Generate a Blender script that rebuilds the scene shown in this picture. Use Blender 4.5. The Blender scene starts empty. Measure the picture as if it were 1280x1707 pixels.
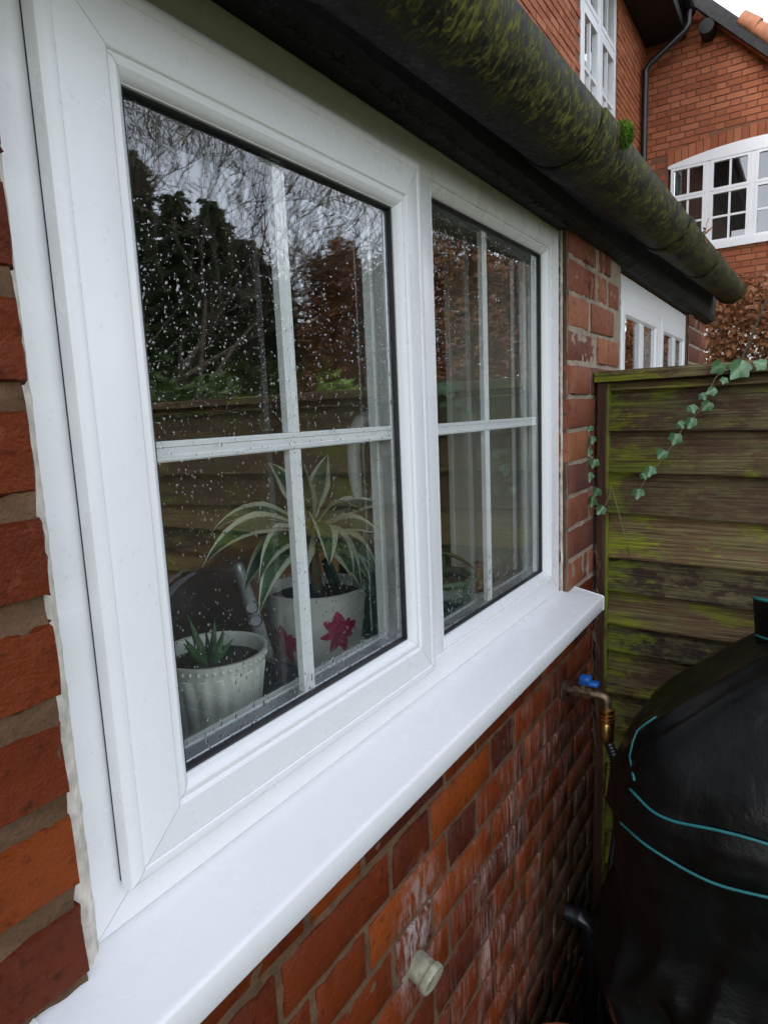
import bpy, bmesh, math, random
from mathutils import Vector, Matrix, noise
from math import sin, cos, pi, radians, sqrt, atan2
random.seed(7)
R = random.uniform
scene = bpy.context.scene
C = scene.collection

# ------------------------------------------------------------------ camera
CAM = Vector((-0.2524, -0.4756, 1.55))
YAW, PITCH, ROLL, FPX = radians(33.6146), radians(-8.6099), radians(-2.4345), 1067.08
_f = Vector((cos(PITCH)*cos(YAW), cos(PITCH)*sin(YAW), sin(PITCH)))
_r0 = Vector((sin(YAW), -cos(YAW), 0)); _u0 = _r0.cross(_f)
_r = _r0*cos(ROLL) + _u0*sin(ROLL); _u = -_r0*sin(ROLL) + _u0*cos(ROLL)
cd = bpy.data.cameras.new('camera'); co = bpy.data.objects.new('camera', cd); C.objects.link(co)
cd.sensor_fit = 'HORIZONTAL'; cd.sensor_width = 36; cd.lens = 36*FPX/1280
cd.clip_start = 0.02; cd.clip_end = 500
m = Matrix((_r, _u, -_f)).transposed().to_4x4(); m.translation = CAM
co.matrix_world = m
scene.camera = co

# ------------------------------------------------------------------ sky, sun, exposure
SUN_EL, SUN_AZ = radians(45), radians(142)      # azimuth of the direction towards the sun, from +X towards +Y
w = bpy.data.worlds.new('World'); scene.world = w; w.use_nodes = True
nt = w.node_tree; nt.nodes.clear()
sky = nt.nodes.new('ShaderNodeTexSky'); sky.sky_type = 'NISHITA'; sky.sun_disc = False
sky.sun_elevation = SUN_EL; sky.sun_rotation = radians(90) - SUN_AZ
sky.air_density = 1.0; sky.dust_density = 1.5; sky.ozone_density = 1.0
hs = nt.nodes.new('ShaderNodeHueSaturation'); hs.inputs['Saturation'].default_value = 0.38; hs.inputs['Hue'].default_value = 0.512
bg = nt.nodes.new('ShaderNodeBackground'); bg.inputs['Strength'].default_value = 0.15
wo = nt.nodes.new('ShaderNodeOutputWorld')
nt.links.new(sky.outputs[0], hs.inputs['Color']); nt.links.new(hs.outputs[0], bg.inputs[0]); nt.links.new(bg.outputs[0], wo.inputs[0])
sd = bpy.data.lights.new('sun', 'SUN'); sd.energy = 0.5; sd.angle = radians(30); sd.color = (1.0, 0.97, 0.93)
so = bpy.data.objects.new('sun', sd); C.objects.link(so)
sdir = Vector((cos(SUN_EL)*cos(SUN_AZ), cos(SUN_EL)*sin(SUN_AZ), sin(SUN_EL)))
so.rotation_euler = sdir.to_track_quat('Z', 'Y').to_euler(); so.location = sdir*30
vs = scene.view_settings
vs.view_transform = 'Standard'; vs.look = 'None'; vs.exposure = 1.96; vs.gamma = 1.0; vs.use_curve_mapping = False
cy = scene.cycles
cy.max_bounces = 10; cy.transparent_max_bounces = 16; cy.glossy_bounces = 6; cy.transmission_bounces = 8
cy.caustics_reflective = False; cy.caustics_refractive = False
cy.use_denoising = True

# ------------------------------------------------------------------ pixel -> place
def on(px, py, axis, val):
    d = _f + _r*((px-640)/FPX) - _u*((py-853.5)/FPX)
    return CAM + d*((val-CAM[axis])/d[axis])
def pj(p):
    d = Vector(p)-CAM; z = d.dot(_f)
    if z < 0.01: return None
    return 640+FPX*d.dot(_r)/z, 853.5-FPX*d.dot(_u)/z, z

# ------------------------------------------------------------------ helpers
def tag(o, label=None, cat=None, group=None, kind=None):
    if label: o['label'] = label
    if cat: o['category'] = cat
    if group: o['group'] = group
    if kind: o['kind'] = kind
    return o
def thing(name, loc, label, cat, group=None):
    o = bpy.data.objects.new(name, None); C.objects.link(o); o.location = loc
    o.empty_display_size = 0.05
    return tag(o, label, cat, group)
def link(name, me, mat=None, parent=None, smooth=None):
    if mat and not me.materials: me.materials.append(mat)
    o = bpy.data.objects.new(name, me); C.objects.link(o)
    if parent: setpar(o, parent)
    return o
def wloc(o):
    p = Vector((0, 0, 0))
    while o: p = p + o.location; o = o.parent
    return p
def setpar(o, parent):          # all parents carry plain translations
    o.parent = parent; o.location = Vector(o.location) - wloc(parent)
def nz(p, s=1.0, seed=0): return noise.noise(Vector(p)*s + Vector((seed*7.3, seed*3.1, seed*1.7)))

class MB:
    def __init__(s): s.v = []; s.f = []; s.uv = None
    def add(s, vs, fs):
        b = len(s.v); s.v += [tuple(x) for x in vs]; s.f += [tuple(i+b for i in f) for f in fs]; return s
    def box(s, a, b, bev=0.0):
        (x0, y0, z0), (x1, y1, z1) = [min(p) for p in zip(a, b)], [max(p) for p in zip(a, b)]
        if bev <= 0:
            return s.add([(x0,y0,z0),(x1,y0,z0),(x1,y1,z0),(x0,y1,z0),(x0,y0,z1),(x1,y0,z1),(x1,y1,z1),(x0,y1,z1)],
                  [(0,3,2,1),(4,5,6,7),(0,1,5,4),(1,2,6,5),(2,3,7,6),(3,0,4,7)])
        bm = bmesh.new(); bmesh.ops.create_cube(bm, size=1)
        for v in bm.verts: v.co = Vector(((x0+x1)/2+v.co.x*(x1-x0), (y0+y1)/2+v.co.y*(y1-y0), (z0+z1)/2+v.co.z*(z1-z0)))
        bmesh.ops.bevel(bm, geom=bm.edges[:], offset=bev, segments=2, affect='EDGES', profile=0.5)
        return s.bm(bm)
    def bm(s, bm):
        bm.verts.index_update(); s.add([v.co for v in bm.verts], [[v.index for v in f.verts] for f in bm.faces]); bm.free(); return s
    def tube(s, pts, rad, n=8, cap=True):
        pts = [Vector(p) for p in pts]; k = len(pts)
        rads = rad if isinstance(rad, (list, tuple)) else [rad]*k
        vs = []; ref = None
        for i, p in enumerate(pts):
            t = (pts[min(i+1, k-1)]-pts[max(i-1, 0)])
            if t.length < 1e-9: t = Vector((0, 0, 1))
            t.normalize()
            if ref is None:
                ref = t.orthogonal().normalized()
            ref = (ref - t*ref.dot(t))
            if ref.length < 1e-6: ref = t.orthogonal()
            ref.normalize(); bi = t.cross(ref)
            for j in range(n):
                a = 2*pi*j/n; vs.append(p + (ref*cos(a)+bi*sin(a))*rads[i])
        fs = [(i*n+j, i*n+(j+1) % n, (i+1)*n+(j+1) % n, (i+1)*n+j) for i in range(k-1) for j in range(n)]
        if cap: fs += [tuple(range(n-1, -1, -1)), tuple((k-1)*n+j for j in range(n))]
        return s.add(vs, fs)
    def lathe(s, prof, c=(0, 0, 0), n=32, fn=None, cap0=True, cap1=False):
        vs = []
        for i, (r, z) in enumerate(prof):
            for j in range(n):
                a = 2*pi*j/n; rr = fn(r, z, a, i) if fn else r
                vs.append((c[0]+rr*cos(a), c[1]+rr*sin(a), c[2]+z))
        k = len(prof)
        fs = [(i*n+j, i*n+(j+1) % n, (i+1)*n+(j+1) % n, (i+1)*n+j) for i in range(k-1) for j in range(n)]
        if cap0: fs.append(tuple(range(n-1, -1, -1)))
        if cap1: fs.append(tuple((k-1)*n+j for j in range(n)))
        return s.add(vs, fs)
    def ball(s, c, r, n=10, m=6, fn=None):
        rr = r if isinstance(r, (tuple, list)) else (r, r, r); vs = []; fs = []
        for i in range(m+1):
            th = pi*i/m
            for j in range(n):
                a = 2*pi*j/n; d = Vector((sin(th)*cos(a), sin(th)*sin(a), cos(th)))
                k = fn(d) if fn else 1
                vs.append((c[0]+d.x*rr[0]*k, c[1]+d.y*rr[1]*k, c[2]+d.z*rr[2]*k))
        fs = [(i*n+j, (i+1)*n+j, (i+1)*n+(j+1) % n, i*n+(j+1) % n) for i in range(m) for j in range(n)]
        return s.add(vs, fs)
    def mesh(s, name, smooth=None):
        me = bpy.data.meshes.new(name); me.from_pydata(s.v, [], s.f)
        if s.uv:
            l = me.uv_layers.new(name='UVMap')
            for p in me.polygons:
                for li in p.loop_indices: l.data[li].uv = s.uv[me.loops[li].vertex_index]
        if smooth is not None:
            for p in me.polygons: p.use_smooth = True
            if smooth < 180: me.set_sharp_from_angle(angle=radians(smooth))
        me.validate(); me.update(); return me
    def build(s, name, mat, parent=None, smooth=None):
        # a part's own origin sits at the middle of its bounds
        if s.v:
            c = Vector([(min(v[i] for v in s.v)+max(v[i] for v in s.v))/2 for i in range(3)])
            s.v = [tuple(Vector(v)-c) for v in s.v]
        else: c = Vector()
        me = s.mesh(name, smooth); me.materials.append(mat)
        o = bpy.data.objects.new(name, me); C.objects.link(o); o.location = c
        if parent: setpar(o, parent)
        return o
def place(name, me, loc, parent=None, scale=None, rot=None):
    o = bpy.data.objects.new(name, me); C.objects.link(o); o.location = loc
    if scale: o.scale = scale
    if rot: o.rotation_euler = rot
    if parent: setpar(o, parent)
    return o

# ------------------------------------------------------------------ materials
class NT:
    def __init__(s, name):
        s.m = bpy.data.materials.new(name); s.m.use_nodes = True; s.t = s.m.node_tree; s.t.nodes.clear()
        s.out = s.n('ShaderNodeOutputMaterial'); s.b = s.n('ShaderNodeBsdfPrincipled'); s.l(s.b.outputs[0], s.out.inputs[0])
    def n(s, ty): return s.t.nodes.new(ty)
    def l(s, a, b): s.t.links.new(a, b)
    def put(s, inp, v):
        if hasattr(v, 'is_output'): s.l(v, inp)
        else: inp.default_value = v
    def pos(s, sc=(1, 1, 1), obj=False):
        g = s.n('ShaderNodeTexCoord').outputs['Object'] if obj else s.n('ShaderNodeNewGeometry').outputs['Position']
        mp = s.n('ShaderNodeMapping'); s.l(g, mp.inputs[0]); mp.inputs['Scale'].default_value = sc; return mp.outputs[0]
    def noise(s, vec, scale, detail=4, rough=0.55, dist=0.0):
        t = s.n('ShaderNodeTexNoise'); s.l(vec, t.inputs['Vector'])
        t.inputs['Scale'].default_value = scale; t.inputs['Detail'].default_value = detail
        t.inputs['Roughness'].default_value = rough; t.inputs['Distortion'].default_value = dist; return t.outputs[0]
    def math(s, op, a, b=0.0, clamp=False):
        t = s.n('ShaderNodeMath'); t.operation = op; t.use_clamp = clamp; s.put(t.inputs[0], a); s.put(t.inputs[1], b); return t.outputs[0]
    def ramp(s, fac, stops, interp='LINEAR'):
        t = s.n('ShaderNodeValToRGB'); t.color_ramp.interpolation = interp
        while len(t.color_ramp.elements) < len(stops): t.color_ramp.elements.new(0.5)
        for e, (p, c) in zip(t.color_ramp.elements, stops):
            e.position = p; e.color = (c[0], c[1], c[2], 1) if isinstance(c, (tuple, list)) else (c, c, c, 1)
        s.l(fac, t.inputs[0]); return t.outputs[0]
    def mix(s, fac, a, b):
        t = s.n('ShaderNodeMix'); t.data_type = 'RGBA'; s.put(t.inputs[0], fac)
        for i, v in ((6, a), (7, b)):
            if isinstance(v, (tuple, list)): t.inputs[i].default_value = (v[0], v[1], v[2], 1)
            else: s.l(v, t.inputs[i])
        return t.outputs[2]
    def rng(s, v, a, b, c=0.0, d=1.0):
        t = s.n('ShaderNodeMapRange'); s.put(t.inputs[0], v)
        for i, x in zip((1, 2, 3, 4), (a, b, c, d)): t.inputs[i].default_value = x
        return t.outputs[0]
    def sep(s, vec):
        t = s.n('ShaderNodeSeparateXYZ'); s.l(vec, t.inputs[0]); return t.outputs
    def rand(s): return s.n('ShaderNodeObjectInfo').outputs['Random']
    def bump(s, h, strength=0.3, dist=0.002):
        t = s.n('ShaderNodeBump'); t.inputs['Strength'].default_value = strength; t.inputs['Distance'].default_value = dist
        s.l(h, t.inputs['Height']); s.l(t.outputs[0], s.b.inputs['Normal'])
    def fin(s, col=None, rough=None, metal=None, spec=None):
        for k, v in (('Base Color', col), ('Roughness', rough), ('Metallic', metal), ('Specular IOR Level', spec)):
            if v is None: continue
            if isinstance(v, (tuple, list)): v = (v[0], v[1], v[2], 1)
            s.put(s.b.inputs[k], v)
        return s.m
def simple(name, col, rough=0.5, metal=0.0, var=0.15, scale=30, bump=0.0, bscale=200):
    t = NT(name); p = t.pos()
    n = t.noise(p, scale, 5)
    c = t.mix(t.rng(n, 0.3, 0.7), [x*(1-var) for x in col], [min(1, x*(1+var)) for x in col])
    if bump: t.bump(t.noise(p, bscale, 4), bump, 0.001)
    return t.fin(c, t.rng(n, 0.3, 0.7, rough*0.85, min(1, rough*1.15)), metal)

def m_upvc():
    t = NT('white_upvc'); p = t.pos(); n = t.noise(p, 9, 6); n2 = t.noise(p, 140, 3)
    c = t.mix(t.rng(n, 0.3, 0.8), (0.80, 0.80, 0.795), (0.765, 0.77, 0.765))
    c = t.mix(t.rng(t.noise(t.pos((22, 22, 3)), 2.0, 4), 0.55, 0.8, 0, 0.12), c, (0.60, 0.60, 0.57))
    z = t.sep(p)[2]
    grime = t.math('MULTIPLY', t.rng(z, 1.912, 1.938), t.rng(t.noise(t.pos((6, 30, 40)), 3, 5), 0.25, 0.6))
    c = t.mix(t.math('MULTIPLY', grime, 0.6), c, (0.22, 0.22, 0.13))
    return t.fin(c, t.rng(n, 0.3, 0.7, 0.22, 0.34), 0, 0.5)
def m_brick(name, cols, eff=True, bumps=0.5, wet=0.5):
    t = NT(name); p = t.pos(); n1 = t.noise(p, 11, 6, 0.6); n2 = t.noise(p, 75, 5, 0.65); n3 = t.noise(p, 320, 3)
    v = t.math('ADD', t.math('MULTIPLY', t.rand(), 0.62), t.math('MULTIPLY', n1, 0.42))
    c = t.ramp(v, [(0.14, cols[0]), (0.38, cols[1]), (0.62, cols[2]), (0.9, cols[3])])
    c = t.mix(t.rng(n2, 0.56, 0.72, 0, 0.65), c, [x*0.25 for x in cols[0]])
    c = t.mix(t.rng(t.noise(p, 42, 6, 0.7, 1.0), 0.60, 0.74, 0, 0.35), c, (0.30, 0.10, 0.045))
    r = t.rng(n2, 0.3, 0.7, wet-0.13, wet+0.2)
    if eff:
        x, y, z = t.sep(p)
        st = t.noise(t.pos((60, 60, 5)), 1.6, 6, 0.7)
        mask = t.math('MULTIPLY', t.rng(x, 0.48, 0.72), t.math('MULTIPLY', t.rng(z, 1.02, 0.88), t.rng(z, 0.05, 0.3)))
        mask = t.math('MULTIPLY', mask, t.math('MULTIPLY', t.rng(t.noise(p, 5, 4), 0.36, 0.6), t.rng(t.noise(p, 17, 4), 0.36, 0.6)))
        c = t.mix(t.math('MULTIPLY', mask, t.rng(st, 0.45, 0.66, 0, 0.85)), c, (0.44, 0.33, 0.29))
        dx_ = t.math('MULTIPLY', t.math('SUBTRACT', x, 0.475), 1.0); dz_ = t.math('MULTIPLY', t.math('SUBTRACT', z, 0.775), 0.62)
        ds_ = t.math('SQRT', t.math('ADD', t.math('MULTIPLY', dx_, dx_), t.math('MULTIPLY', dz_, dz_)))
        c = t.mix(t.math('MULTIPLY', t.rng(ds_, 0.085, 0.025), t.rng(t.noise(t.pos((45, 45, 12)), 2.0, 6, 0.7), 0.44, 0.6, 0, 0.8)), c, (0.40, 0.36, 0.33))
        fk = t.math('MULTIPLY', mask, t.rng(t.noise(t.pos((70, 70, 34)), 2.0, 4, 0.6), 0.68, 0.74))
        c = t.mix(fk, c, (0.62, 0.58, 0.55))
        al = t.math('MULTIPLY', t.math('MULTIPLY', t.rng(x, 0.75, 1.12), t.rng(z, 0.72, 0.32)), t.rng(t.noise(t.pos((14, 14, 4)), 1.5, 6, 0.7), 0.34, 0.56))
        c = t.mix(t.math('MULTIPLY', al, 0.85), c, t.ramp(t.noise(p, 22, 5), [(0.35, (0.03, 0.03, 0.018)), (0.55, (0.07, 0.065, 0.04)), (0.72, (0.26, 0.24, 0.17))]))
    t.bump(t.math('ADD', t.math('MULTIPLY', n2, 1.0), t.math('MULTIPLY', n3, 0.45)), bumps, 0.003)
    return t.fin(c, r, 0, 0.16)
def m_mortar(name, a, b, al=True):
    t = NT(name); p = t.pos(); n1 = t.noise(p, 26, 6, 0.65); n2 = t.noise(p, 240, 4, 0.7)
    c = t.mix(t.rng(n1, 0.32, 0.68), a, b)
    c = t.mix(t.rng(n2, 0.55, 0.7, 0, 0.45), c, [x*0.35 for x in a])
    if al:
        x, y, z = t.sep(p)
        k = t.math('MULTIPLY', t.rng(x, 0.6, 1.1), t.rng(z, 0.85, 0.35))
        c = t.mix(t.math('MULTIPLY', k, 0.75), c, (0.05, 0.05, 0.025))
    t.bump(t.math('ADD', n1, t.math('MULTIPLY', n2, 0.6)), 0.9, 0.004)
    return t.fin(c, 0.9, 0, 0.25)
def m_fence():
    t = NT('fence_timber'); g = t.pos()
    o = t.n('ShaderNodeVectorMath'); o.operation = 'ADD'; t.l(g, o.inputs[0])
    cmb = t.n('ShaderNodeCombineXYZ'); rr = t.rand(); t.l(t.math('MULTIPLY', rr, 9.0), cmb.inputs[1]); t.l(o.outputs[0], o.outputs[0]) if False else None
    t.l(cmb.outputs[0], o.inputs[1])
    mp = t.n('ShaderNodeMapping'); t.l(o.outputs[0], mp.inputs[0]); mp.inputs['Scale'].default_value = (30, 3.0, 190)
    gr = t.noise(mp.outputs[0], 1.6, 6, 0.7, 0.8)
    mp2 = t.n('ShaderNodeMapping'); t.l(o.outputs[0], mp2.inputs[0]); mp2.inputs['Scale'].default_value = (10, 5, 14)
    pa = t.noise(mp2.outputs[0], 1.0, 9, 0.72, 0.3); pb = t.noise(mp2.outputs[0], 2.3, 9, 0.74)
    c = t.ramp(t.math('ADD', t.math('MULTIPLY', gr, 0.75), t.math('MULTIPLY', rr, 0.30)), [(0.36, (0.011, 0.006, 0.0035)), (0.47, (0.042, 0.021, 0.0095)), (0.60, (0.088, 0.047, 0.020)), (0.76, (0.19, 0.125, 0.062))])
    c = t.mix(t.rng(pb, 0.46, 0.55, 0, 0.72), c, t.mix(t.rng(gr, 0.35, 0.65), (0.030, 0.028, 0.008), (0.190, 0.165, 0.060)))
    c = t.mix(t.math('MULTIPLY', t.rng(t.math('ADD', pa, t.rng(t.sep(g)[1], -0.24, -0.08, 0.0, 0.10)), 0.555, 0.625), t.rng(gr, 0.34, 0.55, 0.35, 0.95)), c, t.mix(t.rng(gr, 0.35, 0.65), (0.05, 0.060, 0.003), (0.22, 0.25, 0.010)))
    br_ = t.n('ShaderNodeHueSaturation'); t.l(c, br_.inputs['Color']); t.l(t.rng(t.math('FRACT', t.math('MULTIPLY', rr, 37.7)), 0, 1, 0.8, 1.35), br_.inputs['Value']); c = br_.outputs[0]
    t.bump(gr, 1.0, 0.004)
    return t.fin(c, t.rng(gr, 0.3, 0.7, 0.85, 0.55), 0, 0.35)
def m_post():
    t = NT('post_timber'); p = t.pos((70, 70, 4)); gr = t.noise(p, 1.5, 6, 0.7, 0.5); y = t.sep(t.pos())[1]
    c = t.ramp(gr, [(0.3, (0.016, 0.008, 0.005)), (0.6, (0.07, 0.028, 0.015)), (0.8, (0.12, 0.055, 0.03))])
    k = t.math('MULTIPLY', t.rng(y, -0.050, -0.060), t.rng(t.noise(t.pos((9, 9, 5)), 1.6, 6, 0.7), 0.42, 0.58))
    c = t.mix(k, c, (0.17, 0.22, 0.012)); t.bump(gr, 0.6, 0.002)
    return t.fin(c, 0.75, 0, 0.3)
def m_gutter():
    t = NT('mossy_shaded_gutter'); p = t.pos()
    mo = t.noise(t.pos((9, 16, 16)), 1.0, 7, 0.68, 1.3); fi = t.noise(t.pos((60, 34, 34)), 2.0, 6, 0.7, 0.6)
    y_ = t.sep(p)[1]
    base = t.mix(t.rng(fi, 0.35, 0.65), (0.0035, 0.0035, 0.0033), (0.016, 0.016, 0.0145))  # near-black base and moss cutoff put the underside's shade into the colour
    c = t.mix(t.math('MULTIPLY', t.rng(t.math('SUBTRACT', y_, t.rng(t.sep(p)[0], 0.7, 2.2, 0.0, 0.05)), -0.128, -0.168), t.rng(t.math('ADD', t.math('MULTIPLY', mo, 0.6), t.math('MULTIPLY', fi, 0.4)), 0.43, 0.54, 0, 1.0)), base,
              t.ramp(fi, [(0.38, (0.006, 0.007, 0.002)), (0.5, (0.050, 0.050, 0.011)), (0.66, (0.20, 0.19, 0.036))]))
    t.bump(fi, 0.5, 0.003)
    return t.fin(c, t.rng(fi, 0.35, 0.65, 0.45, 0.9), 0, 0.25)
def m_glass():
    # architectural glass: mirror share by Schlick, front faces carry both air-glass steps of the sheet
    t = NT('window_glass'); t.t.nodes.remove(t.b)
    lw = t.n('ShaderNodeLayerWeight'); lw.inputs['Blend'].default_value = 0.5
    f5 = t.math('POWER', lw.outputs['Facing'], 3.7)
    fr = t.math('ADD', 0.105, t.math('MULTIPLY', f5, 0.895))
    bk = t.n('ShaderNodeNewGeometry').outputs['Backfacing']
    fr = t.math('MULTIPLY', fr, t.math('SUBTRACT', 1.0, bk))
    tr = t.n('ShaderNodeBsdfTransparent'); tr.inputs[0].default_value = (0.975, 0.988, 0.98, 1)
    gl = t.n('ShaderNodeBsdfGlossy'); gl.inputs['Roughness'].default_value = 0.0; gl.inputs['Color'].default_value = (1, 1, 1, 1)
    mx = t.n('ShaderNodeMixShader'); t.l(fr, mx.inputs[0]); t.l(tr.outputs[0], mx.inputs[1]); t.l(gl.outputs[0], mx.inputs[2]); t.l(mx.outputs[0], t.out.inputs[0])
    return t.m
def m_water():
    t = NT('rain_water'); t.t.nodes.remove(t.b)
    a = t.n('ShaderNodeBsdfRefraction'); a.inputs['IOR'].default_value = 1.33; a.inputs['Roughness'].default_value = 0.0
    g = t.n('ShaderNodeBsdfGlossy'); g.inputs['Roughness'].default_value = 0.05
    lw = t.n('ShaderNodeLayerWeight'); f = t.math('ADD', 0.09, t.math('MULTIPLY', t.math('POWER', lw.outputs['Facing'], 2.6), 0.85))
    mx = t.n('ShaderNodeMixShader'); t.l(f, mx.inputs[0]); t.l(a.outputs[0], mx.inputs[1]); t.l(g.outputs[0], mx.inputs[2]); t.l(mx.outputs[0], t.out.inputs[0])
    return t.m
def m_bead():
    t = NT('rain_bead'); t.t.nodes.remove(t.b)
    a = t.n('ShaderNodeBsdfTransparent'); a.inputs[0].default_value = (1, 1, 1, 1); g = t.n('ShaderNodeBsdfGlossy'); g.inputs['Roughness'].default_value = 0.04
    lw = t.n('ShaderNodeLayerWeight'); f = t.math('ADD', 0.05, t.math('MULTIPLY', t.math('POWER', lw.outputs['Facing'], 3.0), 0.8))
    mx = t.n('ShaderNodeMixShader'); t.l(f, mx.inputs[0]); t.l(a.outputs[0], mx.inputs[1]); t.l(g.outputs[0], mx.inputs[2]); t.l(mx.outputs[0], t.out.inputs[0])
    return t.m
def m_leafuv(name, mid, edge, w0=0.24, w1=0.33):
    t = NT(name); uv = t.n('ShaderNodeUVMap'); s = t.sep(uv.outputs[0])
    d = t.math('ABSOLUTE', t.math('SUBTRACT', s[0], 0.5))
    n = t.noise(t.pos(), 120, 3)
    st = t.noise(uv.outputs[0], 14, 2)
    c = t.mix(t.rng(t.math('ADD', d, t.math('MULTIPLY', t.math('SUBTRACT', st, 0.5), 0.12)), w0, w1), t.mix(n, [x*0.6 for x in mid], [x*1.5 for x in mid]), edge)
    return t.fin(c, 0.42, 0, 0.5)
def m_leaf(name, a, b, rough=0.55, trans=0.0):
    t = NT(name); n = t.noise(t.pos(), 55, 3); c = t.mix(t.rng(n, 0.3, 0.7), a, b)
    return t.fin(c, rough, 0, 0.4)

M = dict(
 upvc=m_upvc(), upvc_far=simple('far_white_paint', (0.80, 0.80, 0.79), 0.35, 0, 0.03, 5),
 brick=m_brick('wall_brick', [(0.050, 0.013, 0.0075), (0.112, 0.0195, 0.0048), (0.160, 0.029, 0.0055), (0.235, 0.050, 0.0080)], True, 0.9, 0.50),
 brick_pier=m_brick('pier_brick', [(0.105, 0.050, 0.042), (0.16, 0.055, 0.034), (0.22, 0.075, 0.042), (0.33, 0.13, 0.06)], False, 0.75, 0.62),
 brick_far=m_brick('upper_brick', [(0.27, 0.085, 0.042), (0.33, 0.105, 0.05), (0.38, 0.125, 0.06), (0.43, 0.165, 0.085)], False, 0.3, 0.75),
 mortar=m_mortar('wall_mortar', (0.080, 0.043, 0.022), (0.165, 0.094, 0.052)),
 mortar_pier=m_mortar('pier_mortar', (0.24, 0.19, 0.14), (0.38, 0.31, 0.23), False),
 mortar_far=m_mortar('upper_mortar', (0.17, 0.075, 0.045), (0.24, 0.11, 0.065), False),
 fence=m_fence(), post=m_post(), gutter=m_gutter(), glass=m_glass(), water=m_water(), bead=m_bead(),
 black=simple('black_paint', (0.0055, 0.0055, 0.0055), 0.75, 0, 0.5, 40, 0.5, 90),
 blackpipe=simple('black_plastic', (0.012, 0.013, 0.016), 0.32),
 gasket=simple('black_rubber', (0.008, 0.008, 0.009), 0.5),
 spacer=simple('spacer_metal', (0.55, 0.57, 0.58), 0.35, 0.8),
 sealant=simple('old_sealant', (0.58, 0.53, 0.45), 0.6, 0, 0.3, 70, 0.4, 150),
 plaster=simple('interior_plaster', (0.55, 0.52, 0.45), 0.8, 0, 0.05, 8),
 board=simple('window_board', (0.72, 0.72, 0.69), 0.35, 0, 0.04, 12),
 wallin=simple('interior_wall', (0.34, 0.27, 0.18), 0.85, 0, 0.1, 5),
 floorin=simple('interior_floor', (0.14, 0.09, 0.05), 0.6),
 wood=simple('cupboard_wood', (0.42, 0.22, 0.08), 0.45, 0, 0.25, 6),
 worktop=simple('worktop', (0.30, 0.27, 0.24), 0.4),
 cream=simple('cream_pot', (0.80, 0.78, 0.70), 0.35, 0, 0.04, 30),
 glaze=simple('green_glaze', (0.010, 0.075, 0.070), 0.18, 0, 0.45, 25),
 can=simple('green_can', (0.006, 0.060, 0.042), 0.35, 0, 0.3, 20),
 pink=simple('pink_flower_paint', (0.50, 0.035, 0.11), 0.4, 0, 0.45, 90),
 soil=simple('potting_soil', (0.020, 0.014, 0.010), 0.95, 0, 0.5, 120, 0.8, 200),
 aloe=m_leaf('aloe_green', (0.030, 0.085, 0.028), (0.075, 0.17, 0.055), 0.45),
 drac=m_leafuv('striped_leaf', (0.045, 0.105, 0.040), (0.62, 0.64, 0.46), 0.27, 0.34),
 spider=m_leafuv('spider_leaf', (0.30, 0.40, 0.14), (0.09, 0.18, 0.04), 0.12, 0.2),
 stem=simple('plant_stem', (0.20, 0.16, 0.09), 0.7),
 chrome=simple('chrome', (0.62, 0.63, 0.63), 0.3, 0.45, 0.05),
 grey=simple('grey_button', (0.42, 0.41, 0.44), 0.5),
 cloth=simple('navy_cloth', (0.018, 0.018, 0.035), 0.9, 0, 0.3, 60),
 stone=simple('brown_stone', (0.22, 0.12, 0.065), 0.85, 0, 0.4, 35, 0.8, 90),
 olive=simple('olive_metal', (0.16, 0.17, 0.06), 0.4, 0.3),
 brass=simple('brass', (0.55, 0.33, 0.12), 0.33, 1.0, 0.3, 60), oldbrass=simple('dull_brass', (0.20, 0.14, 0.085), 0.45, 0.85, 0.4, 70, 0.3, 150),
 blue=simple('blue_lever', (0.012, 0.11, 0.40), 0.38), teal=simple('teal_piping', (0.012, 0.13, 0.135), 0.5),
 grey_pipe=simple('weathered_pipe', (0.30, 0.29, 0.20), 0.5, 0, 0.5, 55, 0.5, 120),
 terracotta=simple('terracotta', (0.42, 0.12, 0.045), 0.75, 0, 0.2, 40),
 ivy=m_leafuv('ivy_leaf', (0.13, 0.22, 0.115), (0.055, 0.135, 0.05), 0.03, 0.16), ivystem=simple('ivy_stem', (0.17, 0.12, 0.075), 0.8),
 dry=simple('dry_leaf', (0.24, 0.13, 0.06), 0.8, 0, 0.4, 60),
 moss=m_leaf('moss', (0.035, 0.085, 0.004), (0.11, 0.21, 0.008), 0.9),
 beech=m_leaf('beech_leaf', (0.15, 0.055, 0.018), (0.34, 0.145, 0.055), 0.6), beech_dimmed=m_leaf('dimmed_beech_leaf', (0.085, 0.034, 0.014), (0.19, 0.080, 0.032), 0.6), bark=simple('bark', (0.075, 0.062, 0.045), 0.9, 0, 0.3, 12),  # dimmed copy of the beech leaf keeps the mirrored hedge darker
 conifer=m_leaf('conifer_needle', (0.014, 0.026, 0.012), (0.032, 0.055, 0.020), 0.7),
 cedar=m_leaf('cedar_needle', (0.030, 0.055, 0.018), (0.06, 0.10, 0.025), 0.7),
 laurel=m_leaf('laurel_leaf', (0.030, 0.055, 0.012), (0.07, 0.12, 0.025), 0.4),
 bright=m_leaf('bright_leaf', (0.10, 0.17, 0.02), (0.19, 0.29, 0.05), 0.4),
 ground=simple('garden_ground', (0.055, 0.062, 0.032), 0.9, 0, 0.5, 3, 0.6, 40),
 tile=simple('clay_tile', (0.34, 0.14, 0.07), 0.8, 0, 0.35, 9), shade_fill=simple('depth_shade', (0.03, 0.028, 0.026), 0.9),  # shade fill: near-black paint for unlit depth behind openings
 white_fill=simple('white_panel', (0.75, 0.76, 0.78), 0.9, 0, 0.05, 10),
)
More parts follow.
